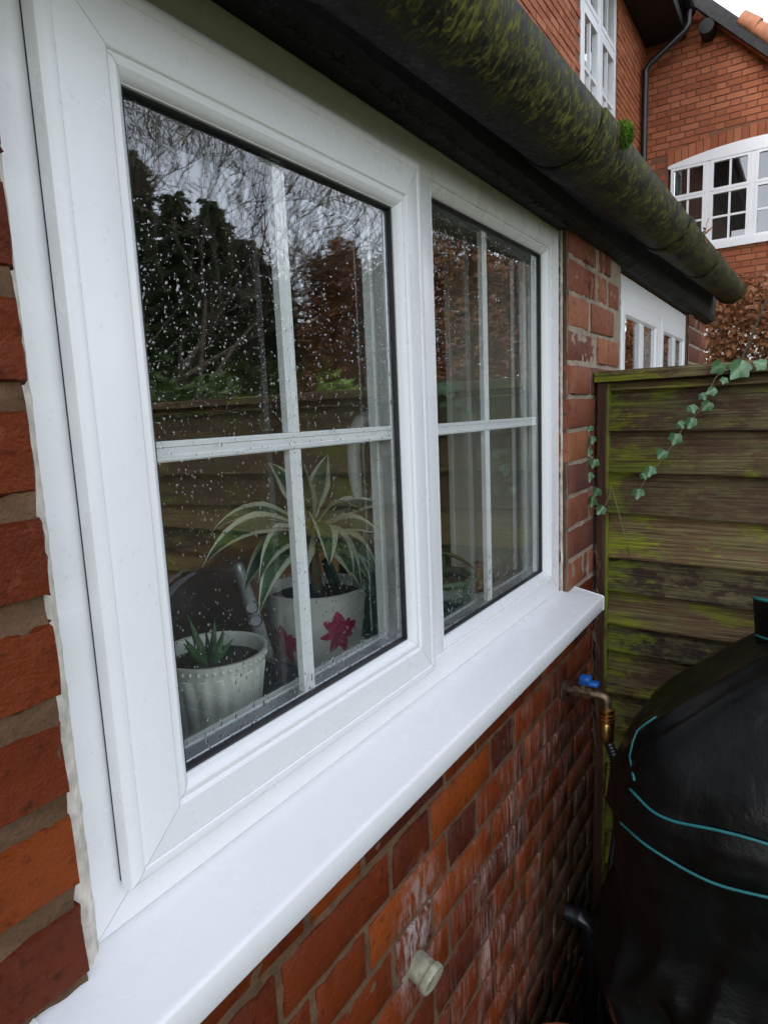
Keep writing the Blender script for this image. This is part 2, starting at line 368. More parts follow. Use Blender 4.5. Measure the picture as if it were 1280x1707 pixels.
def m_cover():
    t = NT('black_cover'); p = t.pos(); n = t.noise(p, 6, 5, 0.6, 1.0); n2 = t.noise(p, 30, 5, 0.6); f = t.noise(p, 700, 2)
    c = t.mix(t.rng(n2, 0.5, 0.75, 0, 0.6), (0.0018, 0.0024, 0.0023), (0.006, 0.009, 0.008))
    t.bump(t.math('ADD', t.math('MULTIPLY', n, 1.4), t.math('ADD', t.math('MULTIPLY', n2, 0.25), t.math('MULTIPLY', f, 0.015))), 0.16, 0.02)
    return t.fin(c, t.rng(n, 0.35, 0.65, 0.26, 0.44), 0, 0.26)
M['cover'] = m_cover()

GROUND = -0.18
# ------------------------------------------------------------------ ground
tag(MB().add([(-150, -150, GROUND), (150, -150, GROUND), (150, 150, GROUND), (-150, 150, GROUND)], [(0, 1, 2, 3)]).build('ground', M['ground']), kind='structure')

# ------------------------------------------------------------------ the house the window belongs to
house = thing('brick_house', (0, 0.1, GROUND), 'near red brick house with white casement window, mossy gutter and set-back upper storey', 'house')
WY = -0.022            # face of the bricks
FX0, FX1, FZ0, FZ1 = 0.0, 1.2, 1.12, 1.935         # window opening
GX0, GX1 = 1.685, 2.90                              # second window
WEND = 3.42
wall = MB()
TH0, TH1 = -0.0145, 0.27
for a, b in (((-1.6, TH0, GROUND-0.02), (FX0-0.020, TH1, 2.02)), ((FX0-0.020, 0.0, GROUND), (FX0-0.004, TH1, 2.02)), ((FX0-0.024, TH0, GROUND-0.02), (FX1+0.004, TH1, 1.105)), ((FX0-0.004, TH0+0.004, FZ1+0.004), (FX1+0.004, TH1, 2.02)),
             ((FX1+0.004, TH0, GROUND-0.02), (GX0, TH1, 2.02)), ((GX0, TH0, GROUND-0.02), (GX1, TH1, 1.105)), ((GX0, TH0+0.004, 1.93), (GX1, TH1, 2.02)), ((GX1, TH0, GROUND-0.02), (WEND-0.02, TH1, 2.02)),
             ((WEND-0.28, TH1, GROUND-0.02), (WEND-0.02, 3.3, 2.02))):
    wall.box(a, b)
wall = wall.build('wall', M['mortar'], house)

def mortar_sheet(x0, x1, z0, z1, mat, rec=0.004, amp=0.0035, step=0.009, seed=1):
    nx = max(2, int((x1-x0)/step)); nz_ = max(2, int((z1-z0)/step)); vs = []
    for j in range(nz_+1):
        for i in range(nx+1):
            x = x0+(x1-x0)*i/nx; z = z0+(z1-z0)*j/nz_
            if i >= nx-1 and x1 < 0: x += 0.011*(z-1.2)/0.55-0.0005+0.0035*nz((z, 0, 0), 26, seed)
            vs.append((x, WY+rec-amp*(nz((x, z, 0), 38, seed)+0.6*nz((x, z, 1), 95, seed)), z))
    fs = [(j*(nx+1)+i, j*(nx+1)+i+1, (j+1)*(nx+1)+i+1, (j+1)*(nx+1)+i) for j in range(nz_) for i in range(nx)]
    return MB().add(vs, fs).build('mortar', mat, wall, 180)
mortar_sheet(-0.5, -0.017, 0.95, 1.99, M['mortar'], 0.0045, 0.0028, 0.006, 2)
mortar_sheet(-0.5, 1.46, -0.2, 1.103, M['mortar'], 0.003, 0.003, 0.011, 3)
mortar_sheet(FX1+0.005, GX0-0.004, 1.103, 1.99, M['mortar_pier'], 0.0035, 0.0022, 0.007, 4)
mortar_sheet(GX1+0.004, WEND-0.02, 1.103, 1.99, M['mortar_pier'], 0.0035, 0.002, 0.015, 5)
MB().box((FX1+0.0042, TH0-0.001, 1.105), (FX1+0.0052, WY+0.005, 1.93)).build('mortar', M['mortar_pier'], wall)

def brick_mesh(L, H, D, seed, nx=8, nz_=4, rag=1.0):
    rnd = random.Random(seed); mb = MB(); idx = {}
    def edge(t, k): return 0.0016*rag*noise.noise(Vector((t*9+seed*3.7, k*5.1, seed*1.3))) + (0.0028*rag if rnd.random() < 0.07 else 0)
    vs = []
    for j in range(nz_+1):
        for i in range(nx+1):
            u, v = i/nx, j/nz_
            x = (u-0.5)*L; z = (v-0.5)*H
            db = min(i, nx-i, j, nz_-j)
            if i == 0: x += abs(edge(v, 1))*1.5
            if i == nx: x -= abs(edge(v, 2))*1.5
            if j == 0: z += abs(edge(u, 3))*1.3
            if j == nz_: z -= abs(edge(u, 4))*1.3
            y = -0.0016*rag*noise.noise(Vector((x*30+seed, z*30, seed*2.1)))
            if db == 0: y += 0.0016*rag+0.0022*rag*rnd.random()
            # the ring next to the edge sits close to it, so the arris is a tight round
            if i == 1: x = -L/2+0.0036
            if i == nx-1: x = L/2-0.0036
            if j == 1: z = -H/2+0.0036
            if j == nz_-1: z = H/2-0.0036
            vs.append((x, y, z))
    n = len(vs); fs = [(j*(nx+1)+i, j*(nx+1)+i+1, (j+1)*(nx+1)+i+1, (j+1)*(nx+1)+i) for j in range(nz_) for i in range(nx)]
    ring = [i for i in range(nx+1)] + [j*(nx+1)+nx for j in range(1, nz_+1)] + [nz_*(nx+1)+i for i in range(nx-1, -1, -1)] + [j*(nx+1) for j in range(nz_-1, 0, -1)]
    back = []
    for r_ in ring:
        x, y, z = vs[r_]; back.append(len(vs)); vs.append((x, D, z))
    k = len(ring)
    fs += [(ring[i], back[i], back[(i+1) % k], ring[(i+1) % k]) for i in range(k)]
    mb.add(vs, fs); return mb.mesh('brick', 50)
BL, BH, PITCHZ, J = 0.2165, 0.0675, 0.0765, 0.0095
Z0 = 1.573                       # a bed joint seen on both sides of the window
VAR = {}
def variants(L, mat, key, n=7):
    if key == 'l':
        if (L, key) not in VAR:
            VAR[(L, key)] = [brick_mesh(L, 0.0595, 0.045, 31+i*17+int(L*100), 14, 8, 1.9) for i in range(8)]
            for me in VAR[(L, key)]: me.materials.append(mat)
        return VAR[(L, key)]
    k = (round(L, 3), key)
    if k not in VAR:
        VAR[k] = [brick_mesh(L, BH, 0.045, hash(k) % 97 + i*13) for i in range(n)]
        for me in VAR[k]: me.materials.append(mat)
    return VAR[k]
NB = [0]
def put_brick(x0, x1, zc, mat, key, y=WY, jit=0.0015, par=None):
    L = x1-x0; base = min((0.215, 0.1025, 0.16), key=lambda b: abs(b-L))
    me = random.choice(variants(base, mat, key)); NB[0] += 1
    return place('brick', me, (x0+L/2, y+R(-jit, jit), zc+R(-0.001, 0.001)), par or wall, (L/base, 1, 1), (0, R(-0.006, 0.006), R(-0.004, 0.004)))
def course(x0, x1, row, mat, key, jit=0.0015, inside=None, jj=J):
    zc = Z0 + (row+0.5)*PITCHZ
    off = (row % 2)*0.165
    x = math.floor((x0-0.5)/0.33)*0.33 - off; k = 0; out = []
    while x < x1:
        for L in (BL, 0.1025):
            a, b = max(x, x0), min(x+L, x1)
            if b-a > 0.03: out.append((a+R(0, 0.002), b-R(0, 0.002), zc))
            x += L+jj
    for a, b, z in out: put_brick(a, b, z, mat, key, jit=jit)
# below the sill, as far as the frame shows it
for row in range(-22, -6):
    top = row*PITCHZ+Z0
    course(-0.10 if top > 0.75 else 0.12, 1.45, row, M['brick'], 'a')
# left of the window: ragged ends against the frame
LEFT = {}
for row in range(-6, 5):
    e_ = -0.0155+0.0155*(row+6)/9+R(-.002, .002)
    LEFT[row] = [(-0.235, e_)] if row % 2 == 0 else [(-0.105, e_), (-0.32, -0.12)]
LEFT[-5] = [(-0.088, -0.0145), (-0.30, -0.103)]
for row, sp in LEFT.items():
    for a, b in sp: put_brick(a, b, Z0+(row+0.5)*PITCHZ, M['brick'], 'l', jit=0.0012)
# pier right of the window
for row in range(-6, 5):
    zc = Z0+(row+0.5)*PITCHZ
    sp = [(1.203, 1.365), (1.380, 1.592)] if row % 2 == 0 else [(1.203, 1.418), (1.434, 1.532), (1.542, 1.655)]
    if row == 4: sp = [(1.203, 1.418), (1.45, 1.56)]
    for a, b in sp: put_brick(a+R(0, .003), b-R(0, .006), zc, M['brick_pier'], 'p', jit=0.003)
for row in range(0, 5):
    sp = [(2.915, 3.12), (3.135, 3.235), (3.25, 3.41)] if row % 2 else [(2.915, 3.015), (3.03, 3.24), (3.255, 3.41)]
    for a, b in sp: put_brick(a, b, Z0+(row+0.5)*PITCHZ, M['brick_pier'], 'p', jit=0.003)
# the bricks the photograph leaves out or shows too small, joined
far = MB()
def joined_bricks(mb, x0, x1, r0, r1):
    for row in range(r0, r1):
        zc = Z0+(row+0.5)*PITCHZ; x = x0-(row % 2)*0.16
        while x < x1:
            for L in (BL, 0.1025):
                a, b = max(x, x0), min(x+L, x1)
                if b-a > 0.03: mb.box((a, WY+R(-.001, .002), zc-BH/2), (b, 0.02, zc+BH/2))
                x += L+J
joined_bricks(far, -1.58, -0.36, -22, 5); joined_bricks(far, 1.47, WEND-0.02, -22, 0)
tag(far.build('brickwork', M['brick'], wall), kind='stuff')

# ------------------------------------------------------------------ main window
def ring(mb, rect, widths, prof, gap=0.00025):
    """rect x0,x1,z0,z1; widths l,r,b,t; prof [(kind, d, y)]: kind 'o' measured from the outer edge, 'i' from the inner edge. Four mitred sides."""
    x0, x1, z0, z1 = rect; wl, wr, wb, wt = widths
    rects = []
    for k, d, y in prof:
        f = (lambda w_: d) if k == 'o' else (lambda w_: w_-d)
        rects.append((x0+f(wl), x1-f(wr), z0+f(wb), z1-f(wt), y))
    for side in range(4):
        vs = []
        for a, b, c, d, y in rects:
            if side == 0: vs += [(a, y, c+gap), (a, y, d-gap)]
            if side == 1: vs += [(b, y, d-gap), (b, y, c+gap)]
            if side == 2: vs += [(b-gap, y, c), (a+gap, y, c)]
            if side == 3: vs += [(a+gap, y, d), (b-gap, y, d)]
        n = len(rects)
        mb.add(vs, [(2*i, 2*i+1, 2*i+3, 2*i+2) for i in range(n-1)])
    return mb
FD = 0.07
fr = MB()
# outer frame: left/top/bottom/right members, then the mullion and the fixed light's bead
HX0, HX1, HZ0, HZ1, HY = 0.640, 1.129, 1.181, 1.872, 0.020
ring(fr, (FX0, FX1, FZ0, FZ1), (0.058, 0.056, 0.047, 0.047), [('o', 0, FD), ('o', 0, 0.003), ('o', 0.003, 0.0), ('i', 0.002, 0.0), ('i', 0, 0.002), ('i', 0, FD)])
frame_o = fr.build('window', M['upvc'], house, 30)
tag(frame_o, 'white window with opening casement on the left and fixed light on the right')
mu = MB()
mu.box((0.555, 0.0006, FZ0+0.047), (0.622, FD-0.001, FZ1-0.047), 0.0015); mu.build('mullion', M['upvc'], frame_o, 30)
bd = MB()
ring(bd, (0.6224, FX1-0.0564, FZ0+0.0474, FZ1-0.0474), (HX0-0.6224, FX1-0.0564-HX1, HZ0-FZ0-0.0474, FZ1-0.0474-HZ1),
     [('o', 0, 0.02), ('o', 0, 0.0012), ('o', 0.0015, 0.0008), ('o', 0.0022, 0.004), ('o', 0.0042, 0.0030), ('i', 0.0045, 0.0085), ('i', 0.0012, 0.0125), ('i', 0, HY-0.004), ('i', 0, HY+0.03)])
bd.build('glazing_bead', M['upvc'], frame_o, 40)
# sash
SX0, SX1, SZ0, SZ1, SY = 0.029, 0.5640, 1.1600, 1.8880, -0.0185
AX0, AX1, AZ0, AZ1, AY = 0.1014, 0.5017, 1.2278, 1.818, -0.004
sa = MB()
ring(sa, (SX0, SX1, SZ0, SZ1), (AX0-SX0, SX1-AX1, AZ0-SZ0, SZ1-AZ1),
     [('o', 0.006, 0.05), ('o', 0.006, -0.003), ('o', 0, -0.003), ('o', 0, -0.0125), ('o', 0.0012, -0.0158), ('o', 0.004, -0.0178), ('o', 0.008, -0.0186), ('o', 0.0125, -0.0182), ('o', 0.0135, -0.0172), ('o', 0.0145, -0.0178), ('o', 0.017, -0.0185),
      ('i', 0.019, -0.0185), ('i', 0.0178, -0.0178), ('i', 0.0168, -0.0158), ('i', 0.0155, -0.0154), ('i', 0.013, -0.0166), ('i', 0.0095, -0.0165), ('i', 0.006, -0.0145), ('i', 0.003, -0.0112), ('i', 0.0015, -0.0082), ('i', 0.0008, -0.0078), ('i', 0, -0.0055), ('i', 0, 0.045)])
sash = sa.build('sash', M['upvc'], frame_o, 28)
tag(sash, 'white opening sash, beaded with rain')
MB().box((SX0+0.0004, -0.0031, SZ0+0.004), (SX0+0.0055, -0.0004, SZ1-0.002)).build('sash_gap_shade', M['gasket'], frame_o)  # black strip paints the shade of the gap between sash and frame
def gasket(x0, x1, z0, z1, y, name='gasket'):
    g = MB(); ring(g, (x0-0.001, x1+0.001, z0-0.001, z1+0.001), (0.0042,)*4, [('o', 0.001, y-0.0050), ('i', 0.0016, y-0.0060), ('i', 0.0006, y-0.0048), ('i', 0, y-0.001), ('i', 0, y+0.002)], 0); g.build(name, M['gasket'], frame_o)
gasket(AX0, AX1, AZ0, AZ1, AY+0.0035); gasket(HX0, HX1, HZ0, HZ1, HY+0.0015)
def unit(x0, x1, z0, z1, y, bx, bz):
    e = 0.012; W = 0.024
    p1 = MB().box((x0-e, y, z0-e), (x1+e, y+0.004, z1+e)).build('glass_pane', M['glass'], frame_o)
    p2 = MB().box((x0-e, y+W, z0-e), (x1+e, y+W+0.004, z1+e)).build('glass_pane', M['glass'], frame_o)
    s = MB(); ring(s, (x0-0.010, x1+0.010, z0-0.010, z1+0.010), (0.0135,)*4, [('o', 0, y+0.0045), ('i', 0.001, y+0.0045), ('i', 0, y+0.0055), ('i', 0, y+W-0.0015), ('i', 0.001, y+W-0.0005), ('o', 0, y+W-0.0005)], 0)
    s.build('spacer_bar', M['spacer'], frame_o)
    # interior bead seen through the unit
    s = MB(); ring(s, (x0-0.012, x1+0.012, z0-0.012, z1+0.012), (0.0138,)*4, [('o', 0, y+W+0.0055), ('i', 0.002, y+W+0.006), ('i', 0, y+W+0.008), ('i', 0.0005, y+W+0.013), ('i', 0.006, y+W+0.016), ('o', -0.01, y+W+0.017)], 0.0002)
    s.build('inner_bead', M['upvc'], frame_o, 40)
    hw = 0.0095
    def bar(a, b, vert, c):
        prof = [(-hw, 0.0065), (-hw+0.0015, 0.0052), (-hw*0.45, 0.0052), (-hw*0.35, 0.0064), (hw*0.35, 0.0064), (hw*0.45, 0.0052), (hw-0.0015, 0.0052), (hw, 0.0065), (hw, 0.0150), (-hw, 0.0150)]
        mb = MB(); vs = []
        for t_ in (a, b):
            for q, yy in prof: vs.append((c+q, y+yy, t_) if vert else (t_, y+yy, c+q))
        n = len(prof); fs = [(i, (i+1) % n, n+(i+1) % n, n+i) if vert else (n+i, n+(i+1) % n, (i+1) % n, i) for i in range(n)] + [tuple(range(n)), tuple(range(2*n-1, n-1, -1))]
        mb.add(vs, fs); return mb.build('glazing_bar', M['upvc'], frame_o)
    bar(z0-0.004, bz-hw-0.0003, True, bx); bar(bz+hw+0.0003, z1+0.004, True, bx)
    bar(x0-0.004, x1+0.004, False, bz)
    MB().ball((bx, y+0.0056, bz), (0.0028, 0.0012, 0.0028), 8, 5).build('bar_pin', M['cream'], frame_o)
unit(AX0, AX1, AZ0, AZ1, AY+0.004, 0.2975, 1.5255); unit(HX0, HX1, HZ0, HZ1, HY+0.002, on(811, 700, 1, HY+0.009).x, 1.5228)
# sealant between brick and frame
def wob(n, a, b, fx, w, y0, y1, seed, name='sealant'):
    vs = []
    for i in range(n+1):
        z = a+(b-a)*i/n; q = 0.0022*nz((z, seed, 0), 22)+0.0014*nz((z, seed, 2), 90)
        vs += [(fx-w+q*0.5, y0+0.002, z), (fx-w*0.4, y0-0.002+q*0.5, z), (fx+0.003+abs(q)*0.7, y1-0.0016, z), (fx+0.004+abs(q)*0.8, y1+0.002, z)]
    fs = [(4*i+j, 4*i+j+1, 4*i+5+j, 4*i+4+j) for i in range(n) for j in range(3)]
    return MB().add(vs, fs).build(name, M['sealant'], frame_o, 180)
wob(160, 1.104, 1.93, 0.0, 0.019, WY+0.013, 0.0, 1)
wob(120, 1.108, 1.935, 1.200, -0.001, -0.006, -0.0005, 3)
# inside handle on the sash's right stile
hd = MB()
hx, hy, hz = 0.556, 0.062, 1.545
hd.box((hx-0.013, 0.046, hz-0.045), (hx+0.013, 0.056, hz+0.035), 0.003)
hd.tube([(hx, 0.054, hz), (hx, 0.080, hz+0.002), (hx-0.004, 0.094, hz-0.004), (hx-0.012, 0.100, hz-0.020), (hx-0.018, 0.101, hz-0.05), (hx-0.020, 0.099, hz-0.085), (hx-0.020, 0.096, hz-0.118)], [0.012, 0.012, 0.0125, 0.012, 0.0105, 0.010, 0.0075], 12)
hd.build('window_handle', M['upvc'], frame_o, 50)
# outside sill
SD = -0.088; ST = 1.1195; SB = ST-0.017
prof = [(0.03, ST+0.001), (-0.006, ST), (-0.012, ST-0.0015), (SD+0.006, SB+0.0004), (SD+0.0025, SB-0.0006), (SD+0.0006, SB-0.0022), (SD, SB-0.005), (SD, SB-0.032), (SD+0.0015, SB-0.0345), (SD+0.004, SB-0.035), (SD+0.006, SB-0.034), (SD+0.006, SB-0.018), (WY+0.01, SB-0.010), (0.03, SB-0.008)]
s = MB(); vs = []
for x in (-0.062, 1.262):
    vs += [(x, y, z) for y, z in prof]
n = len(prof); s.add(vs, [(i, (i+1) % n, n+(i+1) % n, n+i)[::-1] for i in range(n)])
sill = s.build('window_sill', M['upvc'], house, 40)
for x, dx in ((-0.0635, -1), (1.2635, 1)):
    c = MB(); vs = [(x, y, z) for y, z in prof] + [(x-dx*0.0045, y*1.0 - (0.0012 if y < -0.02 else 0), z+(0.0012 if z > SB-0.02 else -0.0012)) for y, z in prof]
    fs = [(i, (i+1) % n, n+(i+1) % n, n+i) for i in range(n)] + [tuple(range(n)), tuple(range(2*n-1, n-1, -1))]
    c.add(vs, fs).build('end_cap', M['upvc'], sill)

# ------------------------------------------------------------------ interior behind the window
inn = MB()
inn.box((FX0-0.14, 0.0705, 1.106), (FX1-0.02, 0.31, 1.135), 0.006)
inn.build('window_board', M['board'], house, 40)
rv = MB()
rv.box((FX1-0.0195, 0.0705, 1.1), (FX1+0.006, 0.2695, FZ1+0.01)); rv.box((FX0-0.004, 0.0705, FZ1-0.012), (FX1-0.0195, 0.2695, FZ1+0.01))
rv.box((FX0-0.004, 0.0705, 1.1355), (FX0+0.012, 0.2695, FZ1-0.0125))
rv.build('window_reveal', M['plaster'], house)
rs = MB(); rs.box((FX1-0.024, 0.163, 1.1355), (FX1-0.0200, 0.172, FZ1-0.013)); rs.box((FX1-0.026, 0.262, 1.1355), (FX1-0.0200, 0.2725, FZ1-0.013)); rs.build('corner_bead', M['board'], house)
room = MB()
room.box((-1.6, 3.2, -0.17), (WEND-0.3, 3.3, 2.4)); room.box((-1.7, 0.2, -0.17), (-1.6, 3.3, 2.4))
room.box((-1.6, 0.2701, 2.35), (WEND-0.3, 3.3, 2.4))
room.box((-1.6, 0.2702, 1.94), (FX0-0.004, 0.276, 2.35)); room.box((FX1-0.02, 0.2702, 1.1), (GX0, 0.2705, 2.35)); room.box((FX0-0.004, 0.2702, FZ1-0.01), (FX1-0.02, 0.276, 2.35))
room.box((GX0-0.2, 0.2702, 0.9), (GX0-0.15, 3.2, 2.35))
tag(room.build('interior_wall', M['wallin']), kind='structure')
tag(MB().box((-1.6, 0.27, -0.19), (WEND-0.3, 3.3, -0.17)).build('interior_floor', M['floorin']), kind='structure')
kw = thing('kitchen_worktop', (0.3, 0.6, -0.17), 'low grey worktop inside the room below the window board', 'worktop')
MB().box((-1.5, 0.32, 0.90), (1.45, 0.88, 0.94), 0.004).build('top', M['worktop'], kw); MB().box((-1.48, 0.34, -0.17), (1.43, 0.84, 0.899)).build('cabinet', M['wood'], kw)
cb = thing('wooden_cupboard', (0.9, 2.6, -0.17), 'brown wooden cupboard in the dim room behind the striped plant', 'cupboard')
MB().box((0.2, 2.2, -0.17), (1.55, 2.75, 1.42), 0.006).build('carcass', M['wood'], cb)
for i in range(3):
    d_ = MB().box((0.22+i*0.445, 2.180, -0.1), (0.645+i*0.445, 2.199, 1.38), 0.004).build('door', M['wood'], cb)
    MB().ball((0.62+i*0.445, 2.17, 0.9), 0.014).build('knob', M['oldbrass'], d_)
bx = MB(); bx.box((0.66, 0.46, 0.941), (0.98, 0.80, 1.23), 0.004); bx.box((0.655, 0.455, 1.2301), (0.985, 0.805, 1.2401))
tag(bx.build('cardboard_box', M['wood']), 'plain brown box on the worktop behind the striped plant', 'box')

BZ = 1.1352
# ribbed pot with aloe
pc = on(349, 1243, 2, BZ); pc = Vector((0.276, 0.148, BZ))
rp = thing('ribbed_plant_pot', pc, 'small cream ribbed pot holding a spiky green aloe on the window board', 'plant pot')
RT, RB, PH = 0.067, 0.048, 0.128
def prib(r, z, a, i): return r*(1+0.05*abs(cos(a*10))) if 0.004 < z < PH-0.018 else r
pr = [(RB*0.9, 0), (RB, 0.003)] + [(RB+(RT-0.004-RB)*t_/8, 0.005+(PH-0.024)*t_/8) for t_ in range(9)] + [(RT-0.003, PH-0.018), (RT-0.001, PH-0.010), (RT-0.001, PH-0.004), (RT+0.002, PH-0.003), (RT+0.0025, PH), (RT-0.001, PH+0.0005), (RT-0.004, PH-0.003), (RT-0.006, PH-0.03)]
pot = MB().lathe(pr, pc, 132, prib).build('pot', M['cream'], rp, 60)
bb = MB()
for k in range(44): a = 2*pi*k/44; bb.ball((pc.x+(RT-0.0005)*cos(a), pc.y+(RT-0.0005)*sin(a), pc.z+PH-0.0085), 0.0028, 6, 4)
bb.build('bead_row', M['cream'], pot, 180)
MB().lathe([(0.0001, PH-0.016), (RT*0.5, PH-0.014), (RT-0.0055, PH-0.018)], pc, 24, None, False).build('soil', M['soil'], rp, 180)
def blade(base, dirv, length, width, droop, name, mat, par, seg=10, fold=0.25, thick=0.0, curl=0.0, wshape=None, twist=0.0):
    """one leaf: arched strip with UV across it"""
    d = Vector(dirv).normalized(); side = d.cross(Vector((0, 0, 1)))
    if side.length < 1e-3: side = Vector((1, 0, 0))
    side.normalize()
    if twist:
        up0 = side.cross(d); c1, c2 = side*cos(twist)+up0*sin(twist), side*cos(twist)-up0*sin(twist); tc_ = Vector((-0.5, -0.8, 0.35)); side = c1 if c1.cross(d).dot(tc_) > c2.cross(d).dot(tc_) else c2
    p = Vector(base); step = length/seg; vs = []; uvs = []; fs = []
    for i in range(seg+1):
        t_ = i/seg; w_ = width*(wshape(t_) if wshape else (min(1, 0.45+2.2*t_)*(1-t_**2.6)))
        up = side.cross(d).normalized()
        for q in (-1, -0.5, 0, 0.5, 1):
            vs.append(p+side*q*w_/2+up*(abs(q)*fold*w_*0.5 - fold*w_*0.25)); uvs.append((0.5+q/2, t_))
        d = (d+Vector((0, 0, -droop*(0.4+1.6*t_)/seg))+side*curl/seg).normalized(); p = p+d*step
    fs = [(i*5+j, i*5+j+1, i*5+6+j, i*5+5+j) for i in range(seg) for j in range(4)]
    mb = MB(); mb.add(vs, fs); mb.uv = uvs
    return mb.build(name, mat, par, 180)
for k, (a, el, L, wd) in enumerate([(1.9, 1.25, 0.062, 0.015), (0.3, 1.3, 0.052, 0.013), (3.4, 0.75, 0.058, 0.015), (5.2, 1.2, 0.045, 0.014), (4.3, 0.95, 0.048, 0.014), (0.9, 0.7, 0.04, 0.012), (2.6, 1.0, 0.04, 0.013), (6.0, 0.6, 0.035, 0.011)]):
    b_ = pc+Vector((-0.006, 0, PH-0.017))+Vector((cos(a), sin(a), 0))*0.006
    mb = MB(); d = Vector((cos(a)*cos(el), sin(a)*cos(el), sin(el))); pts = []
    for i in range(6): pts.append(b_+d*L*i/5+Vector((0, 0, 0.004*(i/5)**2)))
    mb.tube(pts, [wd*0.42, wd*0.46, wd*0.4, wd*0.3, wd*0.17, 0.0006], 6); mb.build('leaf', M['aloe'], rp, 180)
# big pot with striped plant
qc = Vector((0.566, 0.216, BZ))
sp_ = thing('striped_dracaena_plant', qc, 'dracaena plant with white-striped leaves in a cream pot painted with a pink flower', 'house plant')
QT, QB, QH = 0.086, 0.064, 0.130
def qr(z): return QB+(QT-QB)*min(1, z/QH)**0.55
pot = MB().lathe([(QB*0.85, 0)]+[(qr(QH*t_/10), QH*t_/10) for t_ in range(1, 11)]+[(QT+0.001, QH+0.002), (QT-0.002, QH+0.003), (QT-0.005, QH), (QT-0.007, QH-0.03)], qc, 48).build('pot', M['cream'], sp_, 50)
MB().lathe([(0.0001, QH-0.010), (QT*0.5, QH-0.011), (QT-0.006, QH-0.016)], qc, 24, None, False).build('soil', M['soil'], sp_, 180)
def flower(th0, zc, s_):
    mb = MB(); rnd = random.Random(5)
    for k in range(8):
        a = 2*pi*k/8+0.25+rnd.uniform(-.18, .18); L = s_*(0.8+0.4*rnd.random()); pts = []; wv = rnd.uniform(.26, .36)
        for q in range(13):
            t_ = q/12*2*pi; u_ = 0.5+0.5*cos(t_); v_ = wv*sin(t_)*(1.25-0.75*u_)+rnd.uniform(-.03, .03)
            pts.append((L*(u_*cos(a)-v_*sin(a))*1.1, L*(u_*sin(a)+v_*cos(a))*0.95))
        vs = []
        for (x, z) in [(0.55*L*cos(a), 0.55*L*sin(a))]+pts:
            zz = zc+z; rr = qr(zz)+0.0007+0.00008*k; th = th0+x/QT
            vs.append((qc.x+rr*cos(th), qc.y+rr*sin(th), qc.z+zz))
        mb.add(vs, [(0, i, i % 13+1) for i in range(1, 13)])
    return mb.build('painted_flower', M['pink'], pot)
flower(-1.98, 0.070, 0.033); flower(-3.2, 0.052, 0.030)
sb_ = qc+Vector((0, 0, QH-0.014))
stem_t = sb_+Vector((0.0, 0.0, 0.075))
MB().tube([sb_+Vector((0.012, 0.006, 0)), sb_+Vector((0.006, 0.003, 0.05)), stem_t+Vector((0, 0, 0.03))], [0.010, 0.009, 0.007], 8).build('stem', M['stem'], sp_, 180)
rnd = random.Random(11)
LV = [(3.2, 0.5, .25, .052, 1.25), (3.42, 0.25, .22, .050, 1.5), (3.0, 0.7, .2, .048, 1.3), (3.3, 0.55, 0.2, 0.0578, 1.5), (3.75, 0.35, 0.17, 0.0578, 2.3), (4.2, 0.6, 0.15, 0.0602, 2.5), (3.05, 0.25, 0.18, 0.0507, 1.3), (4.75, 0.15, 0.135, 0.0543, 2.4), (5.15, 0.3, 0.15, 0.0578, 2.5), (5.6, 0.5, 0.16, 0.0543, 1.8), (5.95, 0.6, 0.18, 0.0472, 1.2), (3.6, 1.25, 0.13, 0.0507, 0.6), (0.1, 1.2, 0.12, 0.0448, 0.5), (4.6, 0.95, 0.12, 0.0507, 1.5), (5.4, 0.05, 0.13, 0.0507, 2.0), (6.1, 0.1, 0.15, 0.0472, 1.6), (4.4, 0.2, 0.13, 0.0543, 2.6), (2.0, 1.2, 0.12, 0.0472, 0.8)]
for k, (a, el, L, wd, dr) in enumerate(LV):
    a += rnd.uniform(-.12, .12); b_ = stem_t+Vector((cos(a)*0.006, sin(a)*0.006, 0.005+0.03*rnd.random()+0.018*max(0, el)))
    blade(b_, (cos(a)*cos(el), sin(a)*cos(el), sin(el)), L, wd, dr, 'leaf', M['drac'], sp_, 12, 0.3, twist=0.75, curl=rnd.uniform(-.15, .15), wshape=lambda t_: (0.25+1.5*t_ if t_ < 0.5 else 1)*(1-max(0, t_-0.35)**1.7*2.08) if t_ < 1 else 0.01)
# watering can
wc = Vector((0.745, 0.225, BZ))
wca = thing('watering_can', wc, 'dark green watering can behind the flowered pot', 'watering can')
MB().lathe([(0.068, 0), (0.070, 0.004), (0.060, 0.145), (0.057, 0.150), (0.053, 0.150), (0.052, 0.12)], wc, 32).build('body', M['can'], wca, 40)
MB().tube([wc+Vector((-0.06, 0, 0.03)), wc+Vector((-0.10, 0.0, 0.09)), wc+Vector((-0.135, 0, 0.165))], [0.017, 0.012, 0.009], 10).build('spout', M['can'], wca, 40)
MB().tube([wc+Vector((0.055, 0, 0.145)), wc+Vector((0.03, 0, 0.19)), wc+Vector((-0.02, 0, 0.195)), wc+Vector((-0.052, 0, 0.148))], 0.007, 8).build('handle', M['can'], wca, 60)
